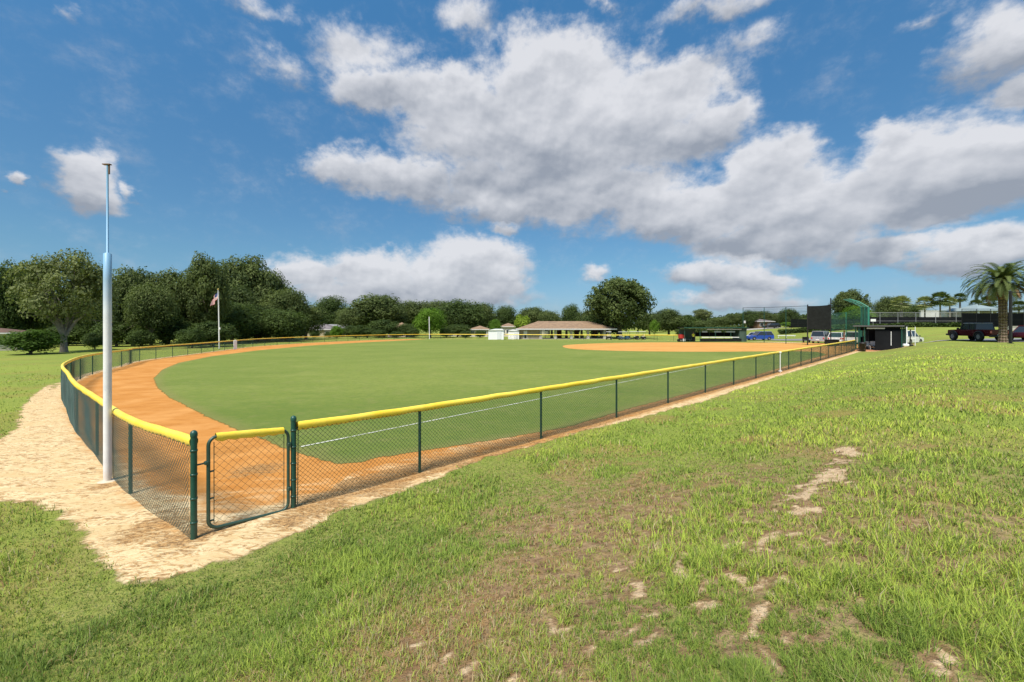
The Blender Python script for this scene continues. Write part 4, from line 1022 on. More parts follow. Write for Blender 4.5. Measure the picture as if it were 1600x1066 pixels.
def fan_palm(px, top, base_y, wpx, d, label, mat=LEAF_PALE, seed=1, group=None, thick=.16, skirt=True):
    x, y = at(px, d); b = gz(x, y); Rr = wpx / F * d / 2 * math.cos(math.atan((px - CX) / F)) * 1.1; H = zof(top, d) - b - Rr * .8
    o = thing('fan_palm', label, 'palm tree', (x, y, b), 0, group); rng = random.Random(seed)
    MB().tube([(0, 0, -.2), (.05, .03, H * .5), (0, 0, H)], [thick * 1.4, thick, thick * .9], 10).build('trunk', BARKP, o)
    vs, fs, ti = [], [], []
    for k in range(34):
        az = k * 2.39996; u = k / 33; el = 1.4 - (2.2 if skirt else 1.7) * u; base = np.array((0, 0, H)); dr = np.array((math.cos(az) * math.cos(el), math.sin(az) * math.cos(el), math.sin(el)))
        hub = base + dr * Rr * .45; side = np.array((-math.sin(az), math.cos(az), 0)); up = np.cross(dr, side); n_ = len(vs); w = side * .02
        vs += [base - w, base + w, hub + w, hub - w]; fs.append((n_, n_ + 1, n_ + 2, n_ + 3)); ti += [.4] * 4
        tn = rng.random()
        for j in range(11):
            a = (j - 5) * .27; e = hub + (dr * math.cos(a) + side * math.sin(a)) * Rr * .62 + np.array((0, 0, -Rr * .14)) ; m = (hub + e) / 2 + np.array((0, 0, Rr * .04)); ww = (side * math.cos(a) - dr * math.sin(a)) * Rr * .055
            n_ = len(vs); vs += [hub, m + ww, e, m - ww]; fs.append((n_, n_ + 1, n_ + 2, n_ + 3)); ti += [tn] * 4
    palm_mesh('crown', vs, fs, ti, mat, o)
GP = 'fan palms behind the court fence'
fan_palm(1408, 462, 492, 36, 96, 'pale broad fan palm standing alone right of the backstop', LEAF_PALE, 1, GP, .3)
fan_palm(1445, 463, 490, 34, 104, 'pale yellow green palm at the left of the palm cluster', LEAF_PALE, 2, GP)
fan_palm(1469, 456, 490, 38, 102, 'tallest palm in the cluster behind the white wall', LEAF_PALM, 3, GP)
fan_palm(1484, 464, 490, 26, 106, 'pale palm tucked against the tallest palm of the cluster', LEAF_PALE, 7, GP)
fan_palm(1500, 458, 488, 26, 108, 'slim palm with round head left of the large cabana roof', LEAF_PALM, 4, GP, .2)
fan_palm(1525, 468, 480, 26, 110, 'small palm over the large cabana roof', LEAF_PALM, 5, GP)
fan_palm(1545, 462, 480, 34, 112, 'green palm between the cabana roof and the date palm', LEAF_PALM, 6, GP)
fan_palm(1592, 470, 490, 30, 105, 'palm at the far right edge behind the black light post', LEAF_PALM, 8, GP)

# ------------------------------------------------------------------ buildings
def hip(mb, x0, x1, y0, y1, z0, z1, over=.4, gable=False, th=.18):
    x0 -= over; x1 += over; y0 -= over; y1 += over; d = (y1 - y0) / 2; rx = 0 if gable else min(d, (x1 - x0) / 2 - .05)
    ym = (y0 + y1) / 2
    v = [(x0, y0, z0), (x1, y0, z0), (x1, y1, z0), (x0, y1, z0), (x0, y0, z0 + th), (x1, y0, z0 + th), (x1, y1, z0 + th), (x0, y1, z0 + th), (x0 + rx, ym, z1), (x1 - rx, ym, z1)]
    mb.add(v, [(3, 2, 1, 0), (0, 1, 5, 4), (1, 2, 6, 5), (2, 3, 7, 6), (3, 0, 4, 7), (4, 5, 9, 8), (5, 6, 9), (6, 7, 8, 9), (7, 4, 8)])
def house(px0, px1, d, eave_y, ridge_y, depth, label, wall=CREAM, roof=ROOFD, rz=0.0, gable=False, wins=3, name='house', base=None):
    w = (px1 - px0) / F * d; x, y = at((px0 + px1) / 2, d); b = gz(x, y) if base is None else base
    o = thing(name, label, 'house', (x, y + depth / 2, b), rz); ze = zof(eave_y, d) - b; zr = zof(ridge_y, d + depth / 2) - b
    ze = max(ze, 2.2)
    MB().box((0, 0, ze / 2 - .2), (w, depth, ze + .4)).build('wall', wall, o)
    m = MB(); hip(m, -w / 2, w / 2, -depth / 2, depth / 2, ze, max(zr, ze + 1), .5, gable); r_ = m.build('roof', roof, o)
    MB().box((0, -depth / 2 - .52, ze + .06), (w + 1.04, .04, .16)).build('fascia', WHITE, r_)
    for i in range(wins):
        cx_ = -w / 2 + w * (i + .5) / wins
        f_ = MB().box((cx_, -depth / 2 - .02, ze * .55), (1.3, .08, 1.2)).build('window', WHITE, o)
        MB().box((cx_, -depth / 2 - .07, ze * .55), (1.1, .03, 1.0)).build('pane', HGLASS, f_)
    return o
house(-172, -52, 50, 541, 512, 8, 'brown roofed house at the far left edge beside the green bush', roof=ROOFD, wins=3, rz=R(40))
house(468, 520, 122, 523, 506, 9, 'grey roofed house partly hidden by trees behind the outfield fence', wall=BEIGE, roof=ROOFG, gable=False)
house(506, 540, 134, 519, 507, 9, 'pale roofed house just right of and behind the grey one', wall=BEIGE, roof=paint('mid grey shingles', (.24, .24, .255), .85), gable=True)
house(606, 636, 124, 521, 504, 10, 'brown roofed cream house left of the bright green tree', roof=ROOFB)
house(700, 730, 134, 518, 508, 8, 'low brown house under the dense dark tree', roof=ROOFD)
house(734, 762, 128, 519, 509, 9, 'low brown roofed house left of the white shed', roof=ROOFB)
house(782, 806, 130, 511, 505, 9, 'brown hip roofed house behind the white shed', roof=ROOFB)
house(832, 858, 150, 508, 500, 9, 'small brown roof just showing over the pavilion roof', roof=ROOFB)
# picnic pavilion
d_ = 103.5; x0, x1 = at(812, d_)[0], at(957, d_)[0]; xc = (x0 + x1) / 2; w = x1 - x0; b_ = gz(xc, d_)
o = thing('picnic_pavilion', 'open sided picnic pavilion with long brown hip roof behind the far fence', 'pavilion', (xc, d_ + 5, b_))
ze = zof(514.5, d_) - b_; zr = zof(502, d_ + 5) - b_
m = MB(); hip(m, -w / 2, w / 2, -5, 5, ze, zr, .9, False, .1); r_ = m.build('roof', ROOFB, o)
MB().box((0, -5.93, ze + .0), (w + 1.86, .05, .3)).box((w / 2 + .93, 0, ze), (.05, 11.8, .3)).box((-w / 2 - .93, 0, ze), (.05, 11.8, .3)).build('fascia', paint('grey fascia', (.5, .5, .5), .6), r_)
xl = lambda px_: at(px_, d_)[0] - xc
MB().box(((xl(812) + xl(845)) / 2, 0, ze / 2 - .1), (xl(845) - xl(812), 9.4, ze + .15)).build('wall', BEIGE, o)
dr_ = MB().box((xl(821), -4.73, 1.1), (.9, .08, 2.1)).build('door', WHITE, o); MB().box((xl(821), -4.80, .6), (.6, .05, .8)).build('vent', BLACK, dr_)
for px_ in (845, 868, 893, 919, 945, 953):
    for yy in (-4.7, 4.7): MB().box((xl(px_), yy, ze / 2 - .1), (.55, .55, ze + .15), 0, .02).box((xl(px_), yy, .3), (.75, .75, .7)).build('column', paint('stone column', (.40, .34, .27), .85, 0, .2, 4) if False else CONC, o)
MB().box((0, 0, .03), (w, 10, .12)).build('floor_slab', CONC, o)
MB().box((0, -4.7, ze - .1), (w, .25, .3)).box((0, 4.7, ze - .1), (w, .25, .3)).build('beam', TIMBER, o)
MB().box((0, 0, ze - .02), (w + .5, 9.4, .06)).build('ceiling', TIMBER, o)
for px_ in (876, 905, 936):
    MB().box((xl(px_) + .5, 2.4, ze / 2), (1.3, .3, ze - .1)).build('partition_wall', TIMBER, o)
def picnic_table(loc, rz, label, group='picnic tables under the pavilion roof'):
    t_ = thing('picnic_table', label, 'table', loc, rz, group)
    MB().box((0, 0, .74), (1.9, .75, .06), bev=.01).build('tabletop', TIMBER, t_)
    for s in (-1, 1): MB().box((0, s * .62, .45), (1.9, .28, .05), bev=.01).build('bench', TIMBER, t_)
    for s in (-.7, .7): MB().tube([(s, -.65, 0), (s, -.2, .72)], .04, 6).tube([(s, .65, 0), (s, .2, .72)], .04, 6).box((s, 0, .42), (.06, 1.4, .07)).build('leg', BLACK, t_)
    return t_
for i, (px_, dd, tx_) in enumerate([(856, 106, 'between the first two columns'), (880, 106, 'between the second and third columns'), (907, 106, 'between the third and fourth columns'), (932, 106, 'right of the fourth column')]):
    x, y = at(px_, dd); picnic_table((x, y, gz(x, y) + .09), 0, 'dark picnic table under the pavilion roof ' + tx_)
# white sheds
d_ = 100.5
def shed(px0, px1, d, top, label, curved=True):
    w = (px1 - px0) / F * d; x, y = at((px0 + px1) / 2, d); b = gz(x, y); h = zof(top, d) - b
    o = thing('storage_shed', label, 'shed', (x, y + 1.5, b)); hw = h * .86
    m = MB().box((0, 0, hw / 2), (w, 3, hw))
    for k in range(int(w / .25)): m.box((-w / 2 + .14 + k * .25, -1.5, hw / 2), (.04, .03, hw))
    m.build('wall', WHITE2, o); m = MB()
    if curved: prof = [(-w / 2 - .12, hw), (-w / 2 + .5, hw + .15), (-w * .1, h), (w * .38, h), (w / 2 - .1, hw + .12), (w / 2 + .12, hw)]
    else: prof = [(-w / 2 - .12, hw), (0, h), (w / 2 + .12, hw)]
    m.prism(prof, -1.7, 1.7); m.build('roof', WHITE2, o); MB().box((w * .2, -1.56, hw * .45), (1.0, .05, hw * .85)).build('door', paint('pale grey door', (.6, .62, .64), .5), o)
    return o
shed(763, 787, 99.5, 514, 'larger white storage shed with curved top left of the pavilion')
shed(794, 811, 102, 515, 'smaller white storage shed touching the pavilion wall', False)

# ------------------------------------------------------------------ dugouts
def banner_mat():
    return paint('white printed banner', (.62, .60, .58), .7)
def dugout(loc, rz, L, D, H, label, near=False):
    """local x along the length, local -y is the open front"""
    o = thing('dugout', label, 'dugout', loc, rz)
    m = MB().box((0, 0, H), (L + .5, D + .7, .10), 0, .02); r_ = m.build('roof', BLACK, o)
    MB().box((0, -D / 2 - .36, H - .02), (L + .5, .04, .16)).build('fascia', GREEN, r_)
    n = max(3, int(L / 2.3))
    for i in range(n + 1):
        for yy in (-D / 2, D / 2): MB().tube([(-L / 2 + L * i / n, yy, -.1), (-L / 2 + L * i / n, yy, H - .05)], .055, 8).build('post', GREEN, o)
    MB().box((0, D / 2 - .25, .45), (L - .5, .38, .07), bev=.01).box((-L / 3, D / 2 - .25, .22), (.08, .3, .44)).box((L / 3, D / 2 - .25, .22), (.08, .3, .44)).box((0, D / 2 - .25, .22), (.08, .3, .44)).build('bench', STEEL, o)
    return o
# far dugout
xa, xb = at(1069, 76), at(1165, 76); b_ = gz(*at(1115, 76))
o = dugout(((xa[0] + xb[0]) / 2, 77, b_), 0, xb[0] - xa[0], 2.4, zof(512, 76) - b_, 'long low green dugout on the far side of the infield')
L_ = xb[0] - xa[0]; H_ = zof(512, 76) - b_
MB().box((L_ / 2 - .6, 0, H_ / 2 - .1), (1.3, 2.45, H_ - .1)).build('end_wall', paint('green block wall', (.05, .085, .065), .8), o)
MB().box((-L_ / 2 + 1.5, 1.1, H_ / 2 - .15), (3.0, .08, H_ - .3)).build('back_panel', GREEN, o)
MB().box((1.0, 1.26, 1.35), (7.6, .03, .8)).build('banner', SCREEN, o)
MB().box((.9, -1.26, .86), (6.9, .06, .14)).build('bat_rail', WHITE, o)
MB().box((1.6, -1.24, H_ - .32), (6.4, .03, .13)).build('roof_sign', WHITE, o)
MB().box((1.0, -1.24, .35), (7.6, .03, .55)).build('dark_front_screen', SCREEN2, o)
for k in range(3): MB().box((-3.0 + k * 2.4 + 1, -1.245, 1.9), (1.0 + .3 * k, .02, .28)).build('board', paint('grey green board', (.10, .13, .12), .7), o)
# near dugout: local x across (s), front faces the viewer along -t
cx_, cy_ = W(64.2, 1.95); ang = math.atan2(V[1], V[0]); b_ = gz(*W(60, 2)) + .02; H_ = 2.72
o = thing('dugout', 'near green dugout with flat black roof and black end screen by the sideline fence', 'dugout', (cx_, cy_, b_), ang)
LW, LD = 3.75, 9.0      # width across, length away
r_ = MB().box((0, 0, H_), (LW + .45, LD + .5, .09), 0, .02).build('roof', paint('black roof sheet', (.012, .012, .013), .7, spec=.2), o)
MB().box((0, -LD / 2 - .27, H_ - .03), (LW + .45, .04, .12)).build('fascia', paint('dull dark fascia', (.10, .10, .10), .6), r_)
for xx in (-LW / 2, -LW / 2 + .35, -LW / 2 + .75, LW / 2):
    MB().tube([(xx, -LD / 2, -.2), (xx, -LD / 2, H_ - .05)], .06, 10).build('post', GREEN, o)
for yy in (-1.5, 1.5, LD / 2):
    for xx in (-LW / 2, LW / 2): MB().tube([(xx, yy, -.2), (xx, yy, H_ - .05)], .06, 10).build('post', GREEN, o)
MB().box((.78, -LD / 2 + .04, 1.16), (2.05, .05, 2.1)).box((0, -LD / 2 + .3, H_ - .32), (LW - .2, .04, .42)).build('end_screen', SCREEN, o)
MB().box((0, LD / 2 - .1, 1.2), (LW - .1, .05, 2.3)).build('far_dark_backing', SCREEN, o)  # black sheet added at the far end to darken the dugout opening
MB().box((1.05, -LD / 2 - .02, 1.35), (.05, .03, 1.5)).build('white_pipe', WHITE, o)
MB().box((LW / 2 - .02, 0, 1.15), (.05, LD - .3, 2.1)).build('back_screen', SCREEN, o)
MB().box((-LW / 2, .6, .75), (.05, LD - 3.5, 1.3)).build('dark_front_screen', SCREEN2, o)  # dark sheet added along the field side to deepen the interior shade
MB().box((-.2, -LD / 2 + .1, H_ - .28), (1.5, .03, .14)).build('sign_board', WHITE, o)
MB().box((0, -LD / 2 + .2, H_ - .12), (LW, .1, .14)).box((0, 0, H_ - .12), (LW, .1, .14)).build('roof_beam', BLACK, o)
MB().box((0, 0, -.1), (LW + .3, LD + .6, .24)).build('floor_slab', paint('red clay floor', (.42, .20, .10), .9, 0, .2, 3), o)
MB().box((-LW / 2 + .25, -LD / 2 - .03, 1.5), (.08, .05, 2.3)).build('door_post', GREEN, o)
for k in range(5):
    MB().box((-LW / 2 + .55 + k * .12, -LD / 2 + .5, 1.3), (.03, .03, 2.4)).build('picket', BLACK, o)
def trash(p, label):
    o = thing('trash_can', label, 'trash can', (p[0], p[1], gz(*p)))
    MB().lathe([(.001, 0), (.25, .0), (.30, .85), (.33, .86), (.33, .93), (.28, .93), (.24, .1), (.001, .1)], (0, 0, 0), 16).build('bin', BLACK, o)
    MB().lathe([(.31, .92), (.33, .94), (.30, 1.0), (.18, 1.04), (.12, .95)], (0, 0, 0), 16).build('lid', BLACK, o)
trash(W(58.9, .75), 'black trash can at the corner of the near dugout')
def chair(loc, rz, label, mat=WHITE2):
    o = thing('plastic_chair', label, 'chair', loc, rz, 'white chairs in the near dugout')
    MB().box((0, 0, .43), (.46, .46, .04), bev=.01).build('seat', mat, o); MB().box((0, .22, .70), (.44, .04, .48), bev=.01).build('backrest', mat, o)
    for sx in (-1, 1):
        for sy in (-1, 1): MB().tube([(sx * .2, sy * .2, .42), (sx * .24, sy * .24, 0)], .022, 6).build('leg', mat, o)
        MB().box((sx * .25, 0, .65), (.05, .42, .03), bev=.005).build('armrest', mat, o)
for (t_, s_, rz_, tx) in [(60.9, .95, .3, 'white plastic chair nearest the entrance of the near dugout'), (62.0, 1.25, -.2, 'white plastic chair deeper inside the near dugout')]:
    q = W(t_, s_); chair((q[0], q[1], b_ + .02), ang + rz_, tx)
# equipment beside the near dugout
q = W(58.5, 4.55); o = thing('field_rake_rack', 'white and black equipment rack standing right of the near dugout', 'rack', (q[0], q[1], gz(*q)), ang)
MB().tube([(-.3, 0, 0), (-.3, 0, 2.0)], .045, 8).tube([(.32, 0, 0), (.32, 0, 2.0)], .03, 8).tube([(-.3, 0, 1.6), (.32, 0, 1.6)], .03, 6).tube([(-.3, 0, .8), (.32, 0, .8)], .03, 6).build('frame', WHITE, o)
MB().tube([(-.05, -.08, 0), (-.02, -.05, 1.75)], .05, 8).box((-.05, -.1, .12), (.5, .25, .2), bev=.03).build('roller', BLACK, o)
MB().box((-.35, -.3, .13), (.45, .35, .25), .3, .05).build('base_bag', WHITE2, o)

# ------------------------------------------------------------------ vehicles
def wheels(o, L, W_, r, xf, xr, w=.22):
    for x_ in (xf, xr):
        for s in (-1, 1):
            wl = MB().wheel((x_, s * (W_ / 2 - w / 2 + .01), r), r, w).build('wheel', TYRE, o)
            m = MB(); y_ = s * (W_ / 2 + .005); n = 16
            vs = [(x_, y_, r)] + [(x_ + r * .58 * math.cos(2 * PI * k / n), y_ - s * .015, r + r * .58 * math.sin(2 * PI * k / n)) for k in range(n)]
            m.add(vs, [(0, 1 + k, 1 + (k + 1) % n) for k in range(n)]); m.build('rim', RIM, wl)
def car(px, d, heading, label, paintm, style='suv', cat='car', group=None, L=4.6, W_=1.85, H=1.7, name='parked_car', rims=True):
    """heading: direction the nose points, radians from +X"""
    x, y = at(px, d); o = thing(name, label, cat, (x, y, gz(x, y) + .05), heading, group); r = .34; h = L / 2
    xf, xr = h * .62, -h * .60; sill = .28
    belt = H * .56
    def arch(xc): return [(xc - (r + .08) * math.cos(a), sill + (r + .10) * math.sin(a)) for a in np.linspace(0, PI, 7)]
    if style == 'pickup': top = [(h, .62), (h - .05, .98), (h * .45, belt + .02), (-h + .02, belt + .02), (-h, .55)]
    else: top = [(h, .55), (h - .06, .82), (h * .42, belt), (-h + .05, belt + .04), (-h, .6)]
    prof = [(-h + .05, sill)] + arch(xr) + arch(xf) + [(h - .05, sill)] + top
    m = MB(); n = len(prof); ys_ = [(-W_ / 2 + .08, .97), (-W_ / 2, 1), (W_ / 2, 1), (W_ / 2 - .08, .97)]
    # side slabs with rounded shoulder
    vs = []
    for yy, k in ((-W_ / 2, 0), (W_ / 2, 0)): vs += [(a, yy, z) for a, z in prof]
    m.add(vs, [tuple(range(n)), tuple(range(2 * n - 1, n - 1, -1))] + [(i, i + n, (i + 1) % n + n, (i + 1) % n) for i in range(n)])
    m.build('body', paintm, o)
    if style == 'suv': cab = [(h * .42, belt), (h * .10, H - .06), (-h * .80, H - .04), (-h + .08, belt + .05)]
    elif style == 'sedan': cab = [(h * .38, belt), (h * .02, H - .04), (-h * .42, H - .04), (-h * .78, belt + .05)]
    elif style == 'van': cab = [(h * .66, belt), (h * .36, H - .06), (-h * .93, H - .04), (-h + .04, belt + .05)]
    else: cab = [(h * .36, belt), (h * .10, H - .05), (-h * .30, H - .05), (-h * .36, belt + .02)]
    ins = .16; m = MB(); k = len(cab)
    vs = [(a, (-W_ / 2 + .03) + (ins if z > belt + .2 else 0), z) for a, z in cab] + [(a, (W_ / 2 - .03) - (ins if z > belt + .2 else 0), z) for a, z in cab]
    m.add(vs, [tuple(range(k)), tuple(range(2 * k - 1, k - 1, -1))] + [(i, i + k, (i + 1) % k + k, (i + 1) % k) for i in range(k)])
    m.build('window_glass', GLASS, o)
    (ax0, az0), (ax1, az1) = cab[1], cab[2]; rw = W_ - .06 - 2 * ins
    rf = MB().box(((ax0 + ax1) / 2, 0, H - .02), (ax0 - ax1 + .1, rw + .06, .07), 0, .02)
    for s in (-1, 1):
        for (a, b) in ((cab[0], cab[1]), (cab[3], cab[2])):
            rf.tube([(a[0], s * (W_ / 2 - .03), a[1]), (b[0], s * (rw / 2 + .0), b[1])], .035, 5)
        rf.tube([((ax0 + ax1) / 2, s * (W_ / 2 - .03), belt), ((ax0 + ax1) / 2, s * (rw / 2), H - .05)], .035, 5)
    rf.build('roof', paintm, o)
    if style == 'pickup':
        MB().box((-h * .68, 0, belt - .02), (h * .60, W_ - .25, .10)).build('cargo_bed', BLACK, o)
    wheels(o, L, W_, r, xf, xr)
    for s in (-1, 1):
        MB().box((h - .03, s * (W_ / 2 - .25), .72), (.08, .32, .14), 0, .02).build('headlight', RIM, o)
        MB().box((-h + .0, s * (W_ / 2 - .14), .82), (.07, .18, .26), 0, .02).build('taillight', REDM, o)
        MB().box((h * .40, s * (W_ / 2 + .08), belt + .08), (.12, .18, .13), 0, .03).build('mirror', BLACK, o)
    MB().box((h - .0, 0, .42), (.12, W_ - .1, .2), 0, .03).box((-h, 0, .42), (.12, W_ - .1, .2), 0, .03).build('bumper', BLACK if style == 'pickup' else paintm, o)
    MB().box((-h - .065, 0, .58), (.01, .45, .14)).build('number_plate', WHITE, o)
    return o
PBLUE = paint('blue car paint', (.02, .07, .38), .25, .1, .05); PWHT = paint('white car paint', (.70, .71, .72), .25, 0, .03); PBLK = paint('black car paint', (.012, .012, .014), .2, 0, .05)
PRED = paint('dark red car paint', (.10, .010, .014), .25, .2, .08); PPINK = paint('silver red car paint', (.30, .20, .20), .3, .2); PSIL = paint('silver car paint', (.42, .43, .45), .25, .5, .04)
CG = 'cars parked beyond the infield'
car(1178, 92, R(200), 'white car half hidden behind the blue car beside the far dugout', PWHT, 'sedan', group=CG, H=1.55)
car(1186, 84, R(184), 'bright blue station wagon parked right of the far dugout', PBLUE, 'suv', group=CG, L=5.2, H=1.75)
car(1205, 136, R(178), 'black sport utility vehicle on the upper road by the grey roofed shelter', PBLK, 'suv', group=CG, L=5.2, H=1.75)
car(1284, 68, R(40), 'silver and black van parked below the black screen panel', PSIL, 'van', group=CG, L=4.9, H=1.95)
car(1311, 66, R(38), 'white and dark vehicle parked right of the silver van', PWHT, 'suv', group=CG, H=1.75)
car(1333, 64, R(40), 'white pickup partly hidden by the near dugout posts', PWHT, 'pickup', 'truck', group=CG, L=5.2, H=1.85, name='pickup_truck')
car(1416, 52, R(25), 'white car with dark windows just right of the near dugout', PWHT, 'suv', group=CG, L=4.2, H=1.75)
car(1609, 42, R(200), 'dark red car cut off by the right edge of the view', PRED, 'sedan', group=None, L=4.4, H=1.5)
# jeep style pickup
def truck():
    d = 43.5; x, y = at(1526, d); o = thing('pickup_truck', 'dark red open pickup with black cab parked beside the date palm', 'truck', (x, y, gz(x, y) + .06), R(90 - 14)); 
    L, Wd = 5.3, 1.85; h = L / 2; r = .44
    def arch(xc): return [(xc - (r + .1) * math.cos(a), .5 + (r + .02) * math.sin(a)) for a in np.linspace(0, PI, 8)]
    prof = [(-h + .05, .52)] + arch(-1.55) + arch(1.75) + [(h - .1, .52), (h, .75), (h - .02, 1.12), (.95, 1.2), (.9, 1.17), (-h, 1.17)]
    m = MB(); m.prism(prof, -Wd / 2 + .12, Wd / 2 - .12); m.build('body', PRED, o)
    for xc in (-1.55, 1.75):
        for s in (-1, 1):
            pts = [(xc + (r + .14) * math.cos(a), s * (Wd / 2 - .02), .48 + (r + .08) * math.sin(a)) for a in np.linspace(.05, PI - .05, 9)]
            MB().tube(pts, .075, 6).build('fender_flare', BLACK, o)
    wheels(o, L, Wd + .08, r, 1.75, -1.55, .28)
    cab = [(1.0, 1.18), (.62, 1.80), (-.95, 1.82), (-1.0, 1.18)]
    m = MB(); k = 4; vs = [(a, -Wd / 2 + .14 + (.1 if z > 1.5 else 0), z) for a, z in cab] + [(a, Wd / 2 - .14 - (.1 if z > 1.5 else 0), z) for a, z in cab]
    m.add(vs, [tuple(range(k)), tuple(range(2 * k - 1, k - 1, -1))] + [(i, i + k, (i + 1) % k + k, (i + 1) % k) for i in range(k)]); m.build('window_glass', GLASS, o)
    rf = MB().box((-.16, 0, 1.85), (1.66, Wd - .42, .07), 0, .03); rf.build('roof', paint('grey hard top', (.33, .33, .34), .5), o)
    m = MB()
    for s in (-1, 1):
        for a, b in (((1.0, 1.18), (.62, 1.80)), ((-.98, 1.18), (-.93, 1.8)), ((-.15, 1.18), (-.12, 1.8))): m.tube([(a[0], s * (Wd / 2 - .13), a[1]), (b[0], s * (Wd / 2 - .22), b[1])], .05, 6)
    m.build('cab_frame', BLACK, o)
    for s in (-1, 1): MB().box((.05, s * (Wd / 2 - .10), .88), (1.75, .05, .52), 0, .02).build('door', PRED if s < 0 else PRED, o)
    MB().box((-1.78, 0, 1.15), (1.5, Wd - .5, .08)).build('cargo_bed', BLACK, o)
    tg = MB().box((-h - .03, 0, .90), (.07, Wd - .42, .50), 0, .02).build('tailgate', PRED, o)
    MB().box((-h - .08, .0, .62), (.02, .42, .17)).build('number_plate', WHITE, tg)
    for s in (-1, 1): MB().box((-h - .03, s * (Wd / 2 - .24), .93), (.08, .14, .26), 0, .02).build('taillight', paint('pale red lamp', (.6, .16, .13), .3), o)
    MB().box((-h - .12, 0, .52), (.2, Wd - .1, .18), 0, .03).build('rear_bumper', BLACK, o); MB().box((h + .08, 0, .62), (.22, Wd - .1, .2), 0, .03).build('front_bumper', BLACK, o)
    for s in (-1, 1):
        MB().box((.92, s * (Wd / 2 + .08), 1.28), (.1, .22, .2), 0, .03).build('mirror', BLACK, o)
        MB().ball((h, s * .55, .98), .11, 10, 6, (.5, 1, 1)).build('headlight', RIM, o)
truck()
# golf carts
def cart(px, d, rz, label, body, group='golf carts parked under the large oak'):
    x, y = at(px, d); o = thing('golf_cart', label, 'golf cart', (x, y, gz(x, y)), rz, group)
    m = MB(); m.prism([(-1.1, .32), (1.15, .32), (1.2, .55), (1.0, .86), (.72, .90), (.62, .42), (-.15, .42), (-.2, .62), (-1.15, .66)], -.58, .58); m.build('body', body, o)
    MB().box((-.45, 0, .72), (.5, 1.05, .14), 0, .03).box((-.72, 0, 1.0), (.12, 1.05, .45), 0, .03).build('seat', paint('cream seat', (.5, .45, .36), .6), o)
    MB().box((-.1, 0, 1.86), (1.9, 1.2, .07), 0, .03).build('canopy', WHITE2, o)
    for sx, ex in ((.85, .72), (-.95, -.9)):
        for s in (-1, 1): MB().tube([(sx, s * .52, .62), (ex, s * .55, 1.84)], .022, 6).build('canopy_post', BLACK, o)
    wheels(o, 2.3, 1.2, .23, .82, -.78, .18)
    MB().tube([(.72, .25, .85), (.45, .25, 1.05)], .018, 6).build('steering_column', BLACK, o)
NAVY = paint('blue cart body', (.04, .09, .16), .35)
cart(974, 96, R(15), 'blue golf cart with white canopy at the left of the row by the oak', NAVY)
cart(989, 98, R(170), 'dark golf cart with canopy second from the left by the oak', BLACK)
cart(1001, 97, R(185), 'dark golf cart at the right end of the row by the oak', BLACK)
cart(951, 99, R(80), 'dark golf cart parked at the right end of the pavilion', BLACK)
# red utility cart by far dugout
x, y = at(1065, 77.5); o = thing('utility_cart', 'small red utility cart standing at the left end of the far dugout', 'cart', (x, y, gz(x, y)), R(10))
MB().box((0, 0, 1.0), (1.0, .8, .75), 0, .06, .92).build('body', REDM, o); MB().box((-.1, 0, 1.5), (.6, .6, .28), 0, .04).build('hopper', BLACK, o); wheels(o, 1.2, .95, .28, .4, -.4, .2); MB().box((.2, -.5, .35), (.45, .3, .5), 0, .04).build('bucket', WHITE2, o)
# white beam on the grass slope, bench
x, y = at(1229, 92); q = thing('white_rail', 'long low white rail on the grass slope right of the blue car', 'rail', (x, y, gz(x, y)), R(-5))
MB().box((0, 0, .45), (3.8, .12, .18)).build('board', WHITE, q)
for s in (-1.7, 0, 1.7): MB().box((s, .08, .2), (.12, .1, .6)).build('post', WHITE, q)
x, y = at(1260, 70); q = thing('bench', 'small dark bench at the foot of the net poles', 'bench', (x, y, gz(x, y)))
MB().box((0, 0, .45), (1.1, .4, .06)).build('seat', BLACK, q); MB().box((0, .2, .75), (1.1, .05, .5)).build('backrest', BLACK, q)
for s in (-.5, .5): MB().box((s, 0, .22), (.06, .36, .44)).build('leg', BLACK, q)
# bins/bags in front of the vans
x, y = at(1300, 58); q = thing('equipment_box', 'dark green equipment box standing behind the backstop mesh', 'box', (x, y, gz(x, y)), R(30))
MB().box((0, 0, .42), (2.2, .9, .84), 0, .04).build('box_body', SCREEN2, q); MB().box((0, 0, .88), (2.3, 1.0, .08), 0, .03).build('lid', BLACK, q)
# small grey roofed shelter on upper road
house(1184, 1208, 146, 505, 498.5, 7, 'small grey roofed shelter beside the upper road', wall=TIMBER, roof=ROOFG, name='shelter', wins=2)

# ------------------------------------------------------------------ nets, screens, backstop
def netpole(parent, p, org, z1, r=.06, mat=BLACK): 
    return MB().tube([(p[0] - org[0], p[1] - org[1], gz(*p) - org[2] - .2), (p[0] - org[0], p[1] - org[1], z1 - org[2])], r, 8).build('pole', mat, parent)
pp = [(at(1161, 76), 481), (at(1194, 71), 480.5), (at(1228, 66), 479.5), (at(1261.5, 61), 478)]
org = (pp[0][0][0], pp[0][0][1], gz(*pp[0][0])); nt = thing('protective_net', 'tall thin net strung on poles between the far dugout and the black screen panel', 'net', org)
for p, ty in pp: netpole(nt, p, org, zof(ty, p[1]), .055, GREEN)
def local3(p, z, org): return (p[0] - org[0], p[1] - org[1], z - org[2])
m = MB(); m.tube([local3(p, zof(ty, p[1]), org) for p, ty in pp], .03, 5); m.tube([local3(p, zof(ty + 9, p[1]), org) for p, ty in pp], .022, 5); m.build('cable', BLACK, nt)
ptops = [(p, zof(ty, p[1])) for p, ty in pp]
m = MB(); npk = 60
P3 = [np.array((p[0], p[1])) for p, _ in ptops]; Zt = [z for _, z in ptops]
tt = np.linspace(0, 3, 181)
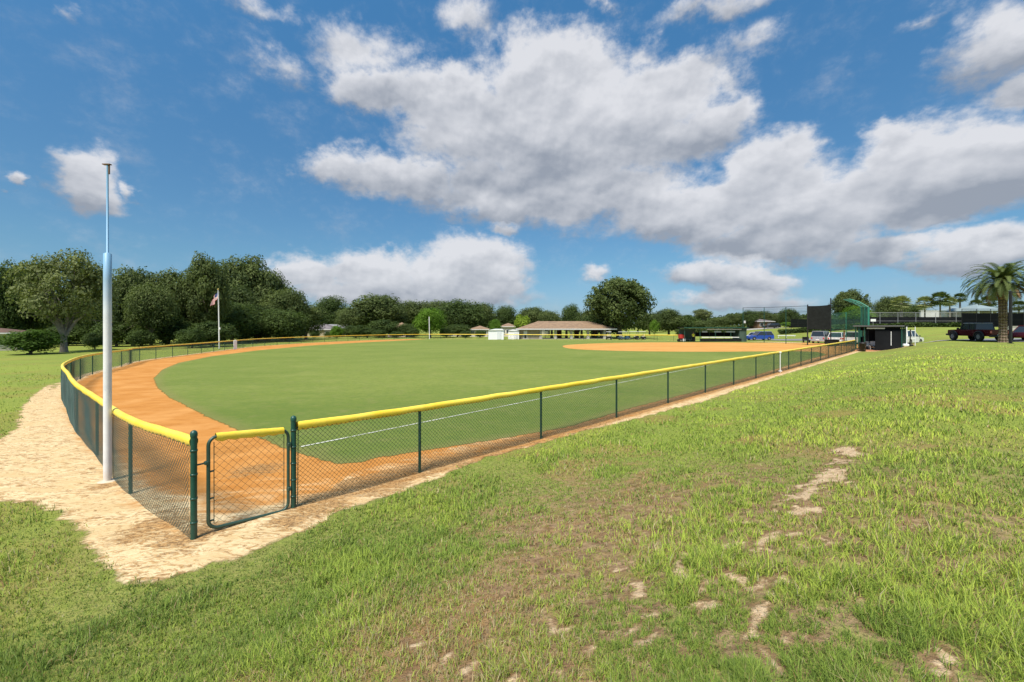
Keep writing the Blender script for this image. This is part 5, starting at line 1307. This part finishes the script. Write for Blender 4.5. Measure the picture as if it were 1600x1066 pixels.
def interp3(t_):
    i = min(int(t_), 2); f = t_ - i; q = P3[i] + (P3[i + 1] - P3[i]) * f; return q, Zt[i] + (Zt[i + 1] - Zt[i]) * f
for t_ in tt[::2]:
    q, z1 = interp3(t_); zb = gz(*q) + .1; m.tube([local3(q, zb, org), local3(q, z1, org)], .006, 3, False, False)
for k in range(1, 17):
    m.tube([local3(interp3(t_)[0], gz(*interp3(t_)[0]) + .1 + (interp3(t_)[1] - gz(*interp3(t_)[0]) - .1) * k / 17, org) for t_ in (0, 1, 2, 3)], .006, 3, False, False)
m.build('netting', SCREEN, nt)
# black screen panel
pA, pB = at(1262, 60.6), at(1298, 59); org = (pA[0], pA[1], gz(*pA)); o = thing('screen_panel', 'large raised black windscreen panel left of the green backstop', 'screen', org)
for p, ty in ((pA, 476), (pB, 466)): netpole(o, p, org, zof(ty, p[1]), .07, BLACK)
za, zb_ = zof(515, 60) - org[2], zof(478, 60) - org[2]; vs = []
for k in range(13):
    f = k / 12; x = (pB[0] - pA[0]) * f; y = (pB[1] - pA[1]) * f; sag = .18 * math.sin(f * PI) * -1
    vs += [(x, y - .1 + .04 * math.sin(f * 9), za + .05 * math.sin(f * 7)), (x, y - .1 + .05 * math.sin(f * 7), (za + zb_) / 2), (x, y - .1, zb_ + .12 * f + sag * .4 - .0)]
MB().add(vs, [(k * 3 + j, k * 3 + 3 + j, k * 3 + 4 + j, k * 3 + 1 + j) for k in range(12) for j in (0, 1)]).build('fabric', SCREEN2, o)
# backstop
org = (*at(1347, 56), gz(*at(1347, 56))); o = thing('backstop', 'tall green backstop frame with overhanging top and green mesh behind the near dugout', 'backstop', org)
TEAL = paint('green painted steel', (.03, .20, .14), .4)
TEALM = paint('green mesh wire', (.03, .13, .09), .6)
bsp = [(at(1298, 59.2), 490), (at(1322, 58.8), 488), (at(1346, 56), 480), (at(1352, 54.4), 480), (at(1357, 53), 480)]
for i, (p, ty) in enumerate(bsp):
    zt_ = zof(ty, p[1])
    m = MB().tube([local3(p, gz(*p) - .2, org), local3(p, zt_, org)], .11 if i > 1 else .05, 8)
    if i > 1:
        e = (p[0] - .9, p[1] + 1.9); m.tube([local3(p, zt_, org), local3(((p[0] + e[0]) / 2, (p[1] + e[1]) / 2), zt_ + .75, org), local3(e, zt_ + 1.15, org)], .075, 8)
    m.build('post', TEAL, o)
m = MB()
for k in (0, .33, .66, 1.0):
    pts = []
    for p, ty in bsp[2:]: pts.append(local3((p[0] - .9 * k, p[1] + 1.9 * k), zof(ty, p[1]) + 1.15 * k, org))
    m.tube(pts, .05, 6)
m.build('overhang_rail', TEAL, o)
m = MB()
for (pa, ta), (pb, tb) in zip(bsp[:-1], bsp[1:]):
    n = max(4, int(math.dist(pa, pb) / .16))
    for k in range(n + 1):
        f = k / n; q = (pa[0] + (pb[0] - pa[0]) * f, pa[1] + (pb[1] - pa[1]) * f); z1 = zof(ta, pa[1]) * (1 - f) + zof(tb, pb[1]) * f
        m.tube([local3(q, gz(*q), org), local3(q, z1, org)], .017, 3, False, False)
    for k in range(0, 30):
        m.tube([local3(pa, gz(*pa) + (zof(ta, pa[1]) - gz(*pa)) * k / 29, org), local3(pb, gz(*pb) + (zof(tb, pb[1]) - gz(*pb)) * k / 29, org)], .017, 3, False, False)
for j in range(10):
    for (pa, ta), (pb, tb) in zip(bsp[2:-1], bsp[3:]):
        for f in (0, .25, .5, .75):
            q = (pa[0] + (pb[0] - pa[0]) * f, pa[1] + (pb[1] - pa[1]) * f); z1 = zof(480, q[1]); m.tube([local3(q, z1, org), local3((q[0] - .9, q[1] + 1.9), z1 + 1.15, org)], .017, 3, False, False)
    break
m.build('wire_mesh', TEALM, o)
# small dark post with roof behind dugout
p = at(1319, 57); o = thing('scorer_stand', 'thin post with a flat roof bar beside the backstop', 'post', (p[0], p[1], gz(*p)))
MB().tube([(0, 0, -.1), (0, 0, 2.2)], .09, 8).build('post_shaft', TIMBER, o); MB().box((.6, 0, 2.3), (3.6, .5, .08)).build('roof_bar', BLACK, o)

# ------------------------------------------------------------------ court fences and the cabanas
def court_fence(pxs, d0, d1, topy, sy0, sy1, label, postm=STEEL, scr=SCREEN, pr=.045, wires=True, base_drop=None, grp='tall court fences with black windscreen'):
    n = len(pxs); ps = [at(px_, d0 + (d1 - d0) * i / (n - 1)) for i, px_ in enumerate(pxs)]; org = (ps[0][0], ps[0][1], gz(*ps[0]))
    o = thing('court_fence', label, 'fence', org, 0, grp)
    for p in ps: MB().tube([local3(p, min(gz(*p), zof(sy1, p[1])) - .2, org), local3(p, zof(topy, p[1]), org)], pr, 8).build('post', postm, o)
    m = MB(); m.tube([local3(p, zof(topy, p[1]), org) for p in ps], pr * .8, 6); m.tube([local3(p, zof((sy0 + sy1) / 2, p[1]) , org) for p in ps], pr * .6, 6); m.build('rail', postm, o)
    vs = []
    for p in ps:
        for sy in (sy1, sy0): vs.append(local3((p[0], p[1] + .08), zof(sy, p[1]), org))
    vs2 = [(x, y + .02, z) for x, y, z in vs]; k = len(vs)
    fs = [(2 * i, 2 * i + 2, 2 * i + 3, 2 * i + 1) for i in range(n - 1)]
    MB().add(vs + vs2, fs + [tuple(q + k for q in f[::-1]) for f in fs]).build('windscreen', scr, o)
    if wires:
        m = MB()
        for i in range(n - 1):
            a, b = ps[i], ps[i + 1]; c = max(3, int(math.dist(a, b) / .22))
            for j in range(c): 
                f = j / c; q = (a[0] + (b[0] - a[0]) * f, a[1] + (b[1] - a[1]) * f); m.tube([local3(q, zof(sy0, q[1]), org), local3(q, zof(topy, q[1]), org)], .008, 3, False, False)
            for j in range(1, 6): m.tube([local3(a, zof(sy0 + (topy - sy0) * j / 6, a[1]), org), local3(b, zof(sy0 + (topy - sy0) * j / 6, b[1]), org)], .008, 3, False, False)
        m.build('wire_mesh', postm, o)
    return o
court_fence([1355, 1375, 1403, 1431, 1462, 1494, 1503], 92, 86, 488.5, 495.5, 508, 'court fence with grey posts and black windscreen above the hedge')
court_fence([1503, 1526, 1548, 1574, 1600, 1630], 80, 66, 483, 489.5, 511, 'taller court fence with black posts behind the dark red truck', BLACK, SCREEN, .05)
court_fence([1236, 1247, 1262, 1285, 1310, 1355], 118, 100, 497, 499, 512, 'court fence with black windscreen behind the black screen panel', BLACK, SCREEN2, .04, False)
def hedge(pts, w, h, label, mat=LEAF_DARK, n=9000, leaf=.22):
    rng = np.random.default_rng(31); c = cr(pts, False, .5); i = rng.integers(0, len(c), n); x0, y0 = c[0]; z0 = gz(x0, y0)
    x = c[i, 0] + rng.normal(0, .3, n); y = c[i, 1] + rng.uniform(-w / 2, w / 2, n); hh = h * (.75 + .5 * vnoise(x * .8, y * .8, 4)); z = g(x, y) + hh * rng.random(n) ** .6
    Pp = np.stack([x - x0, y - y0, z - z0], 1); T = rng.normal(size=(n, 3)); T /= np.linalg.norm(T, axis=1)[:, None]; B = np.cross(T, rng.normal(size=(n, 3))); B /= np.linalg.norm(B, axis=1)[:, None]
    a = T * leaf; b = B * leaf * .6; vs = np.stack([Pp - a, Pp + b, Pp + a, Pp - b], 1).reshape(-1, 3)
    me = raw_mesh('foliage', vs, np.arange(4 * n).reshape(-1, 4), None, {'tint': np.repeat(rng.random(n), 4)})
    o = thing('hedge', label, 'hedge', (x0, y0, z0)); mobj('foliage', me, mat, o)
hedge([at(1357, 90), at(1400, 88), at(1450, 86), at(1502, 82)], 1.6, .9, 'low dark hedge along the foot of the court fence')
hedge([at(1222, 104), at(1262, 100), at(1300, 96), at(1350, 94)], 2.0, 1.1, 'low dark hedge on the slope behind the black screen panel')
hedge([at(1060, 140), at(1110, 138), at(1160, 136)], 4.0, 2.4, 'uneven dark hedge behind the far dugout', LEAF_OAK)
# white wall, cabanas
d_ = 108; xa, xb = at(1438, d_)[0], at(1502, d_)[0]; b_ = gz((xa + xb) / 2, d_)
o = thing('clubhouse_wall', 'low pale wall with planting behind the grey court fence', 'wall', ((xa + xb) / 2, d_, b_)); zt = zof(486, d_) - b_
MB().box((0, 0, zt / 2), (xb - xa, .4, zt)).box((0, 0, zt + .05), (xb - xa + .3, .55, .12)).build('wall', paint('pale wall', (.55, .56, .56), .8, 0, .08, .8), o)
def cabana(px0, px1, d, eave, peak, label, grp='cabanas with pyramid roofs'):
    w = (px1 - px0) / F * d; x, y = at((px0 + px1) / 2, d); b = gz(x, y); ze = zof(eave, d) - b; zp = zof(peak, d) - b
    o = thing('cabana', label, 'cabana', (x, y, b), 0, grp)
    MB().add([(-w / 2, -w / 2, ze), (w / 2, -w / 2, ze), (w / 2, w / 2, ze), (-w / 2, w / 2, ze), (0, 0, zp), (-w / 2, -w / 2, ze - .12), (w / 2, -w / 2, ze - .12), (w / 2, w / 2, ze - .12), (-w / 2, w / 2, ze - .12)],
             [(0, 1, 4), (1, 2, 4), (2, 3, 4), (3, 0, 4), (5, 6, 1, 0), (6, 7, 2, 1), (7, 8, 3, 2), (8, 5, 0, 3), (8, 7, 6, 5)]).build('roof', paint('pale teal roof', (.22, .28, .29), .6), o)
    MB().box((0, .5, ze / 2 - .1), (w * .8, w * .6, ze - .2)).build('wall', paint('cabana wall', (.36, .34, .31), .8), o)
    for sx in (-1, 0, 1): MB().box((sx * w * .44, -w * .44, ze / 2 - .06), (.25, .25, ze - .12)).build('column', WHITE2, o)
cabana(1471, 1504, 112, 486.5, 479.5, 'smaller pyramid roofed cabana behind the pale wall')
cabana(1503, 1549, 104, 486, 475.5, 'larger pyramid roofed cabana left of the date palm')
cabana(1572, 1602, 118, 488, 482, 'low pale roofed cabana at the right edge')
# pale wall behind palm
xa, xb = at(1574, 58)[0], at(1625, 58)[0]; b_ = gz((xa + xb) / 2, 58)
o = thing('low_wall', 'low pale concrete wall behind the black light post', 'wall', ((xa + xb) / 2, 58, zof(530, 58))); MB().box((0, 0, .8), (xb - xa, .3, 1.9)).box((0, 0, 1.8), (xb - xa + .1, .4, .1)).build('wall', CONC, o)
# light post
x, y = at(1579, 37.5); b_ = gz(x, y); z1 = zof(455, 37.5) - b_; o = thing('light_post', 'black square light post with short arm right of the date palm', 'lamp post', (x, y, b_))
MB().box((0, 0, z1 / 2 - .1), (.16, .16, z1 + .2)).build('post', BLACK, o); MB().box((.55, 0, z1 - .1), (1.1, .08, .08)).build('arm', BLACK, o); MB().box((1.15, 0, z1 - .12), (.45, .3, .1), 0, .02).build('lamp_head', BLACK, o)
MB().box((0, 0, .02), (.3, .3, .05)).build('base_plate', BLACK, o)
# small sign on court fence
x, y = at(1364.5, 84); o = thing('sign', 'small plain white sign on the court fence right of the backstop', 'sign', (x, y, zof(502.5, 84))); MB().box((0, 0, .25), (1.05, .05, .5), 0, .01).build('board', WHITE2, o)
MB().tube([(0, .05, -.9), (0, .05, .4)], .03, 6).build('post', STEEL, o)
# lantern-like white figure on the net pole
x, y = at(1163.5, 75.8); o = thing('floodlight', 'small white floodlight fixed high on the net pole above the far dugout', 'lamp', (x, y, zof(505, 76)))
MB().box((0, 0, .2), (.28, .2, .45), 0, .03).build('housing', WHITE2, o); MB().tube([(-.3, 0, .25), (0, 0, .25)], .03, 6).build('bracket', BLACK, o)

# ------------------------------------------------------------------ person in yellow
def person():
    x, y = at(1083.3, 76.6); o_ = (x, y, gz(x, y) + .03)
    J = {0: (0, 0, .98, .13), 1: (0, 0, 1.2, .125), 2: (0, 0, 1.42, .13), 3: (0, -.01, 1.54, .055), 4: (0, -.03, 1.63, .085), 5: (0, -.02, 1.74, .085),
         6: (-.18, 0, 1.43, .055), 7: (-.24, .02, 1.17, .042), 8: (-.2, -.14, .98, .032), 9: (-.18, -.22, .96, .03), 10: (.18, 0, 1.43, .055), 11: (.25, .02, 1.17, .042), 12: (.24, -.06, .93, .032), 13: (.24, -.1, .85, .03),
         14: (-.1, 0, .9, .085), 15: (-.12, -.02, .5, .06), 16: (-.12, .02, .1, .04), 17: (-.13, -.14, .03, .035), 18: (.1, 0, .9, .085), 19: (.13, -.02, .5, .06), 20: (.14, .02, .1, .04), 21: (.15, -.14, .03, .035)}
    E = [(0, 1), (1, 2), (2, 3), (3, 4), (4, 5), (2, 6), (6, 7), (7, 8), (8, 9), (2, 10), (10, 11), (11, 12), (12, 13), (0, 14), (14, 15), (15, 16), (16, 17), (0, 18), (18, 19), (19, 20), (20, 21)]
    me = bpy.data.meshes.new('person'); me.from_pydata([J[i][:3] for i in range(22)], E, []); o = bpy.data.objects.new('person', me); link(o); o.location = o_
    md = o.modifiers.new('skin', 'SKIN'); sk = me.skin_vertices[0] if me.skin_vertices else None
    if sk is None:
        import bmesh as _b; bm = _b.new(); bm.from_mesh(me); bm.verts.layers.skin.verify(); bm.to_mesh(me); bm.free(); sk = me.skin_vertices[0]
    for i in range(22): sk.data[i].radius = (J[i][3], J[i][3] * (.75 if i < 3 else 1)); sk.data[i].use_root = (i == 0)
    o.modifiers.new('sub', 'SUBSURF').levels = 1; o.modifiers['sub'].render_levels = 2
    me.materials.append(paint('skin', (.42, .25, .17), .6)); tag(o, 'person in a bright yellow shirt and dark trousers standing in the far dugout', 'person')
    MB().lathe([(.17, .0), (.175, .2), (.20, .38), (.19, .5), (.08, .56)], (0, 0, .95), 14).tube([(-.17, 0, 1.43), (-.25, .01, 1.2)], [.08, .07], 8).tube([(.17, 0, 1.43), (.26, .01, 1.2)], [.08, .07], 8).build('shirt', YEL, o)
    MB().tube([(-.08, 0, 1.0), (-.11, -.01, .55), (-.12, .0, .12)], [.12, .09, .075], 10).tube([(.08, 0, 1.0), (.12, -.01, .55), (.14, .0, .12)], [.12, .09, .075], 10).build('trousers', SCREEN, o)
    MB().lathe([(.10, 0), (.105, .05), (.08, .1), (.001, .12)], (0, -.02, 1.72), 12).box((0, -.14, 1.725), (.14, .12, .015)).build('cap', BLACK, o)
    for s in (-1, 1): MB().box((s * .135, -.05, .04), (.1, .28, .09), 0, .03).build('shoe', BLACK, o)
person()
bpy.context.view_layer.update()
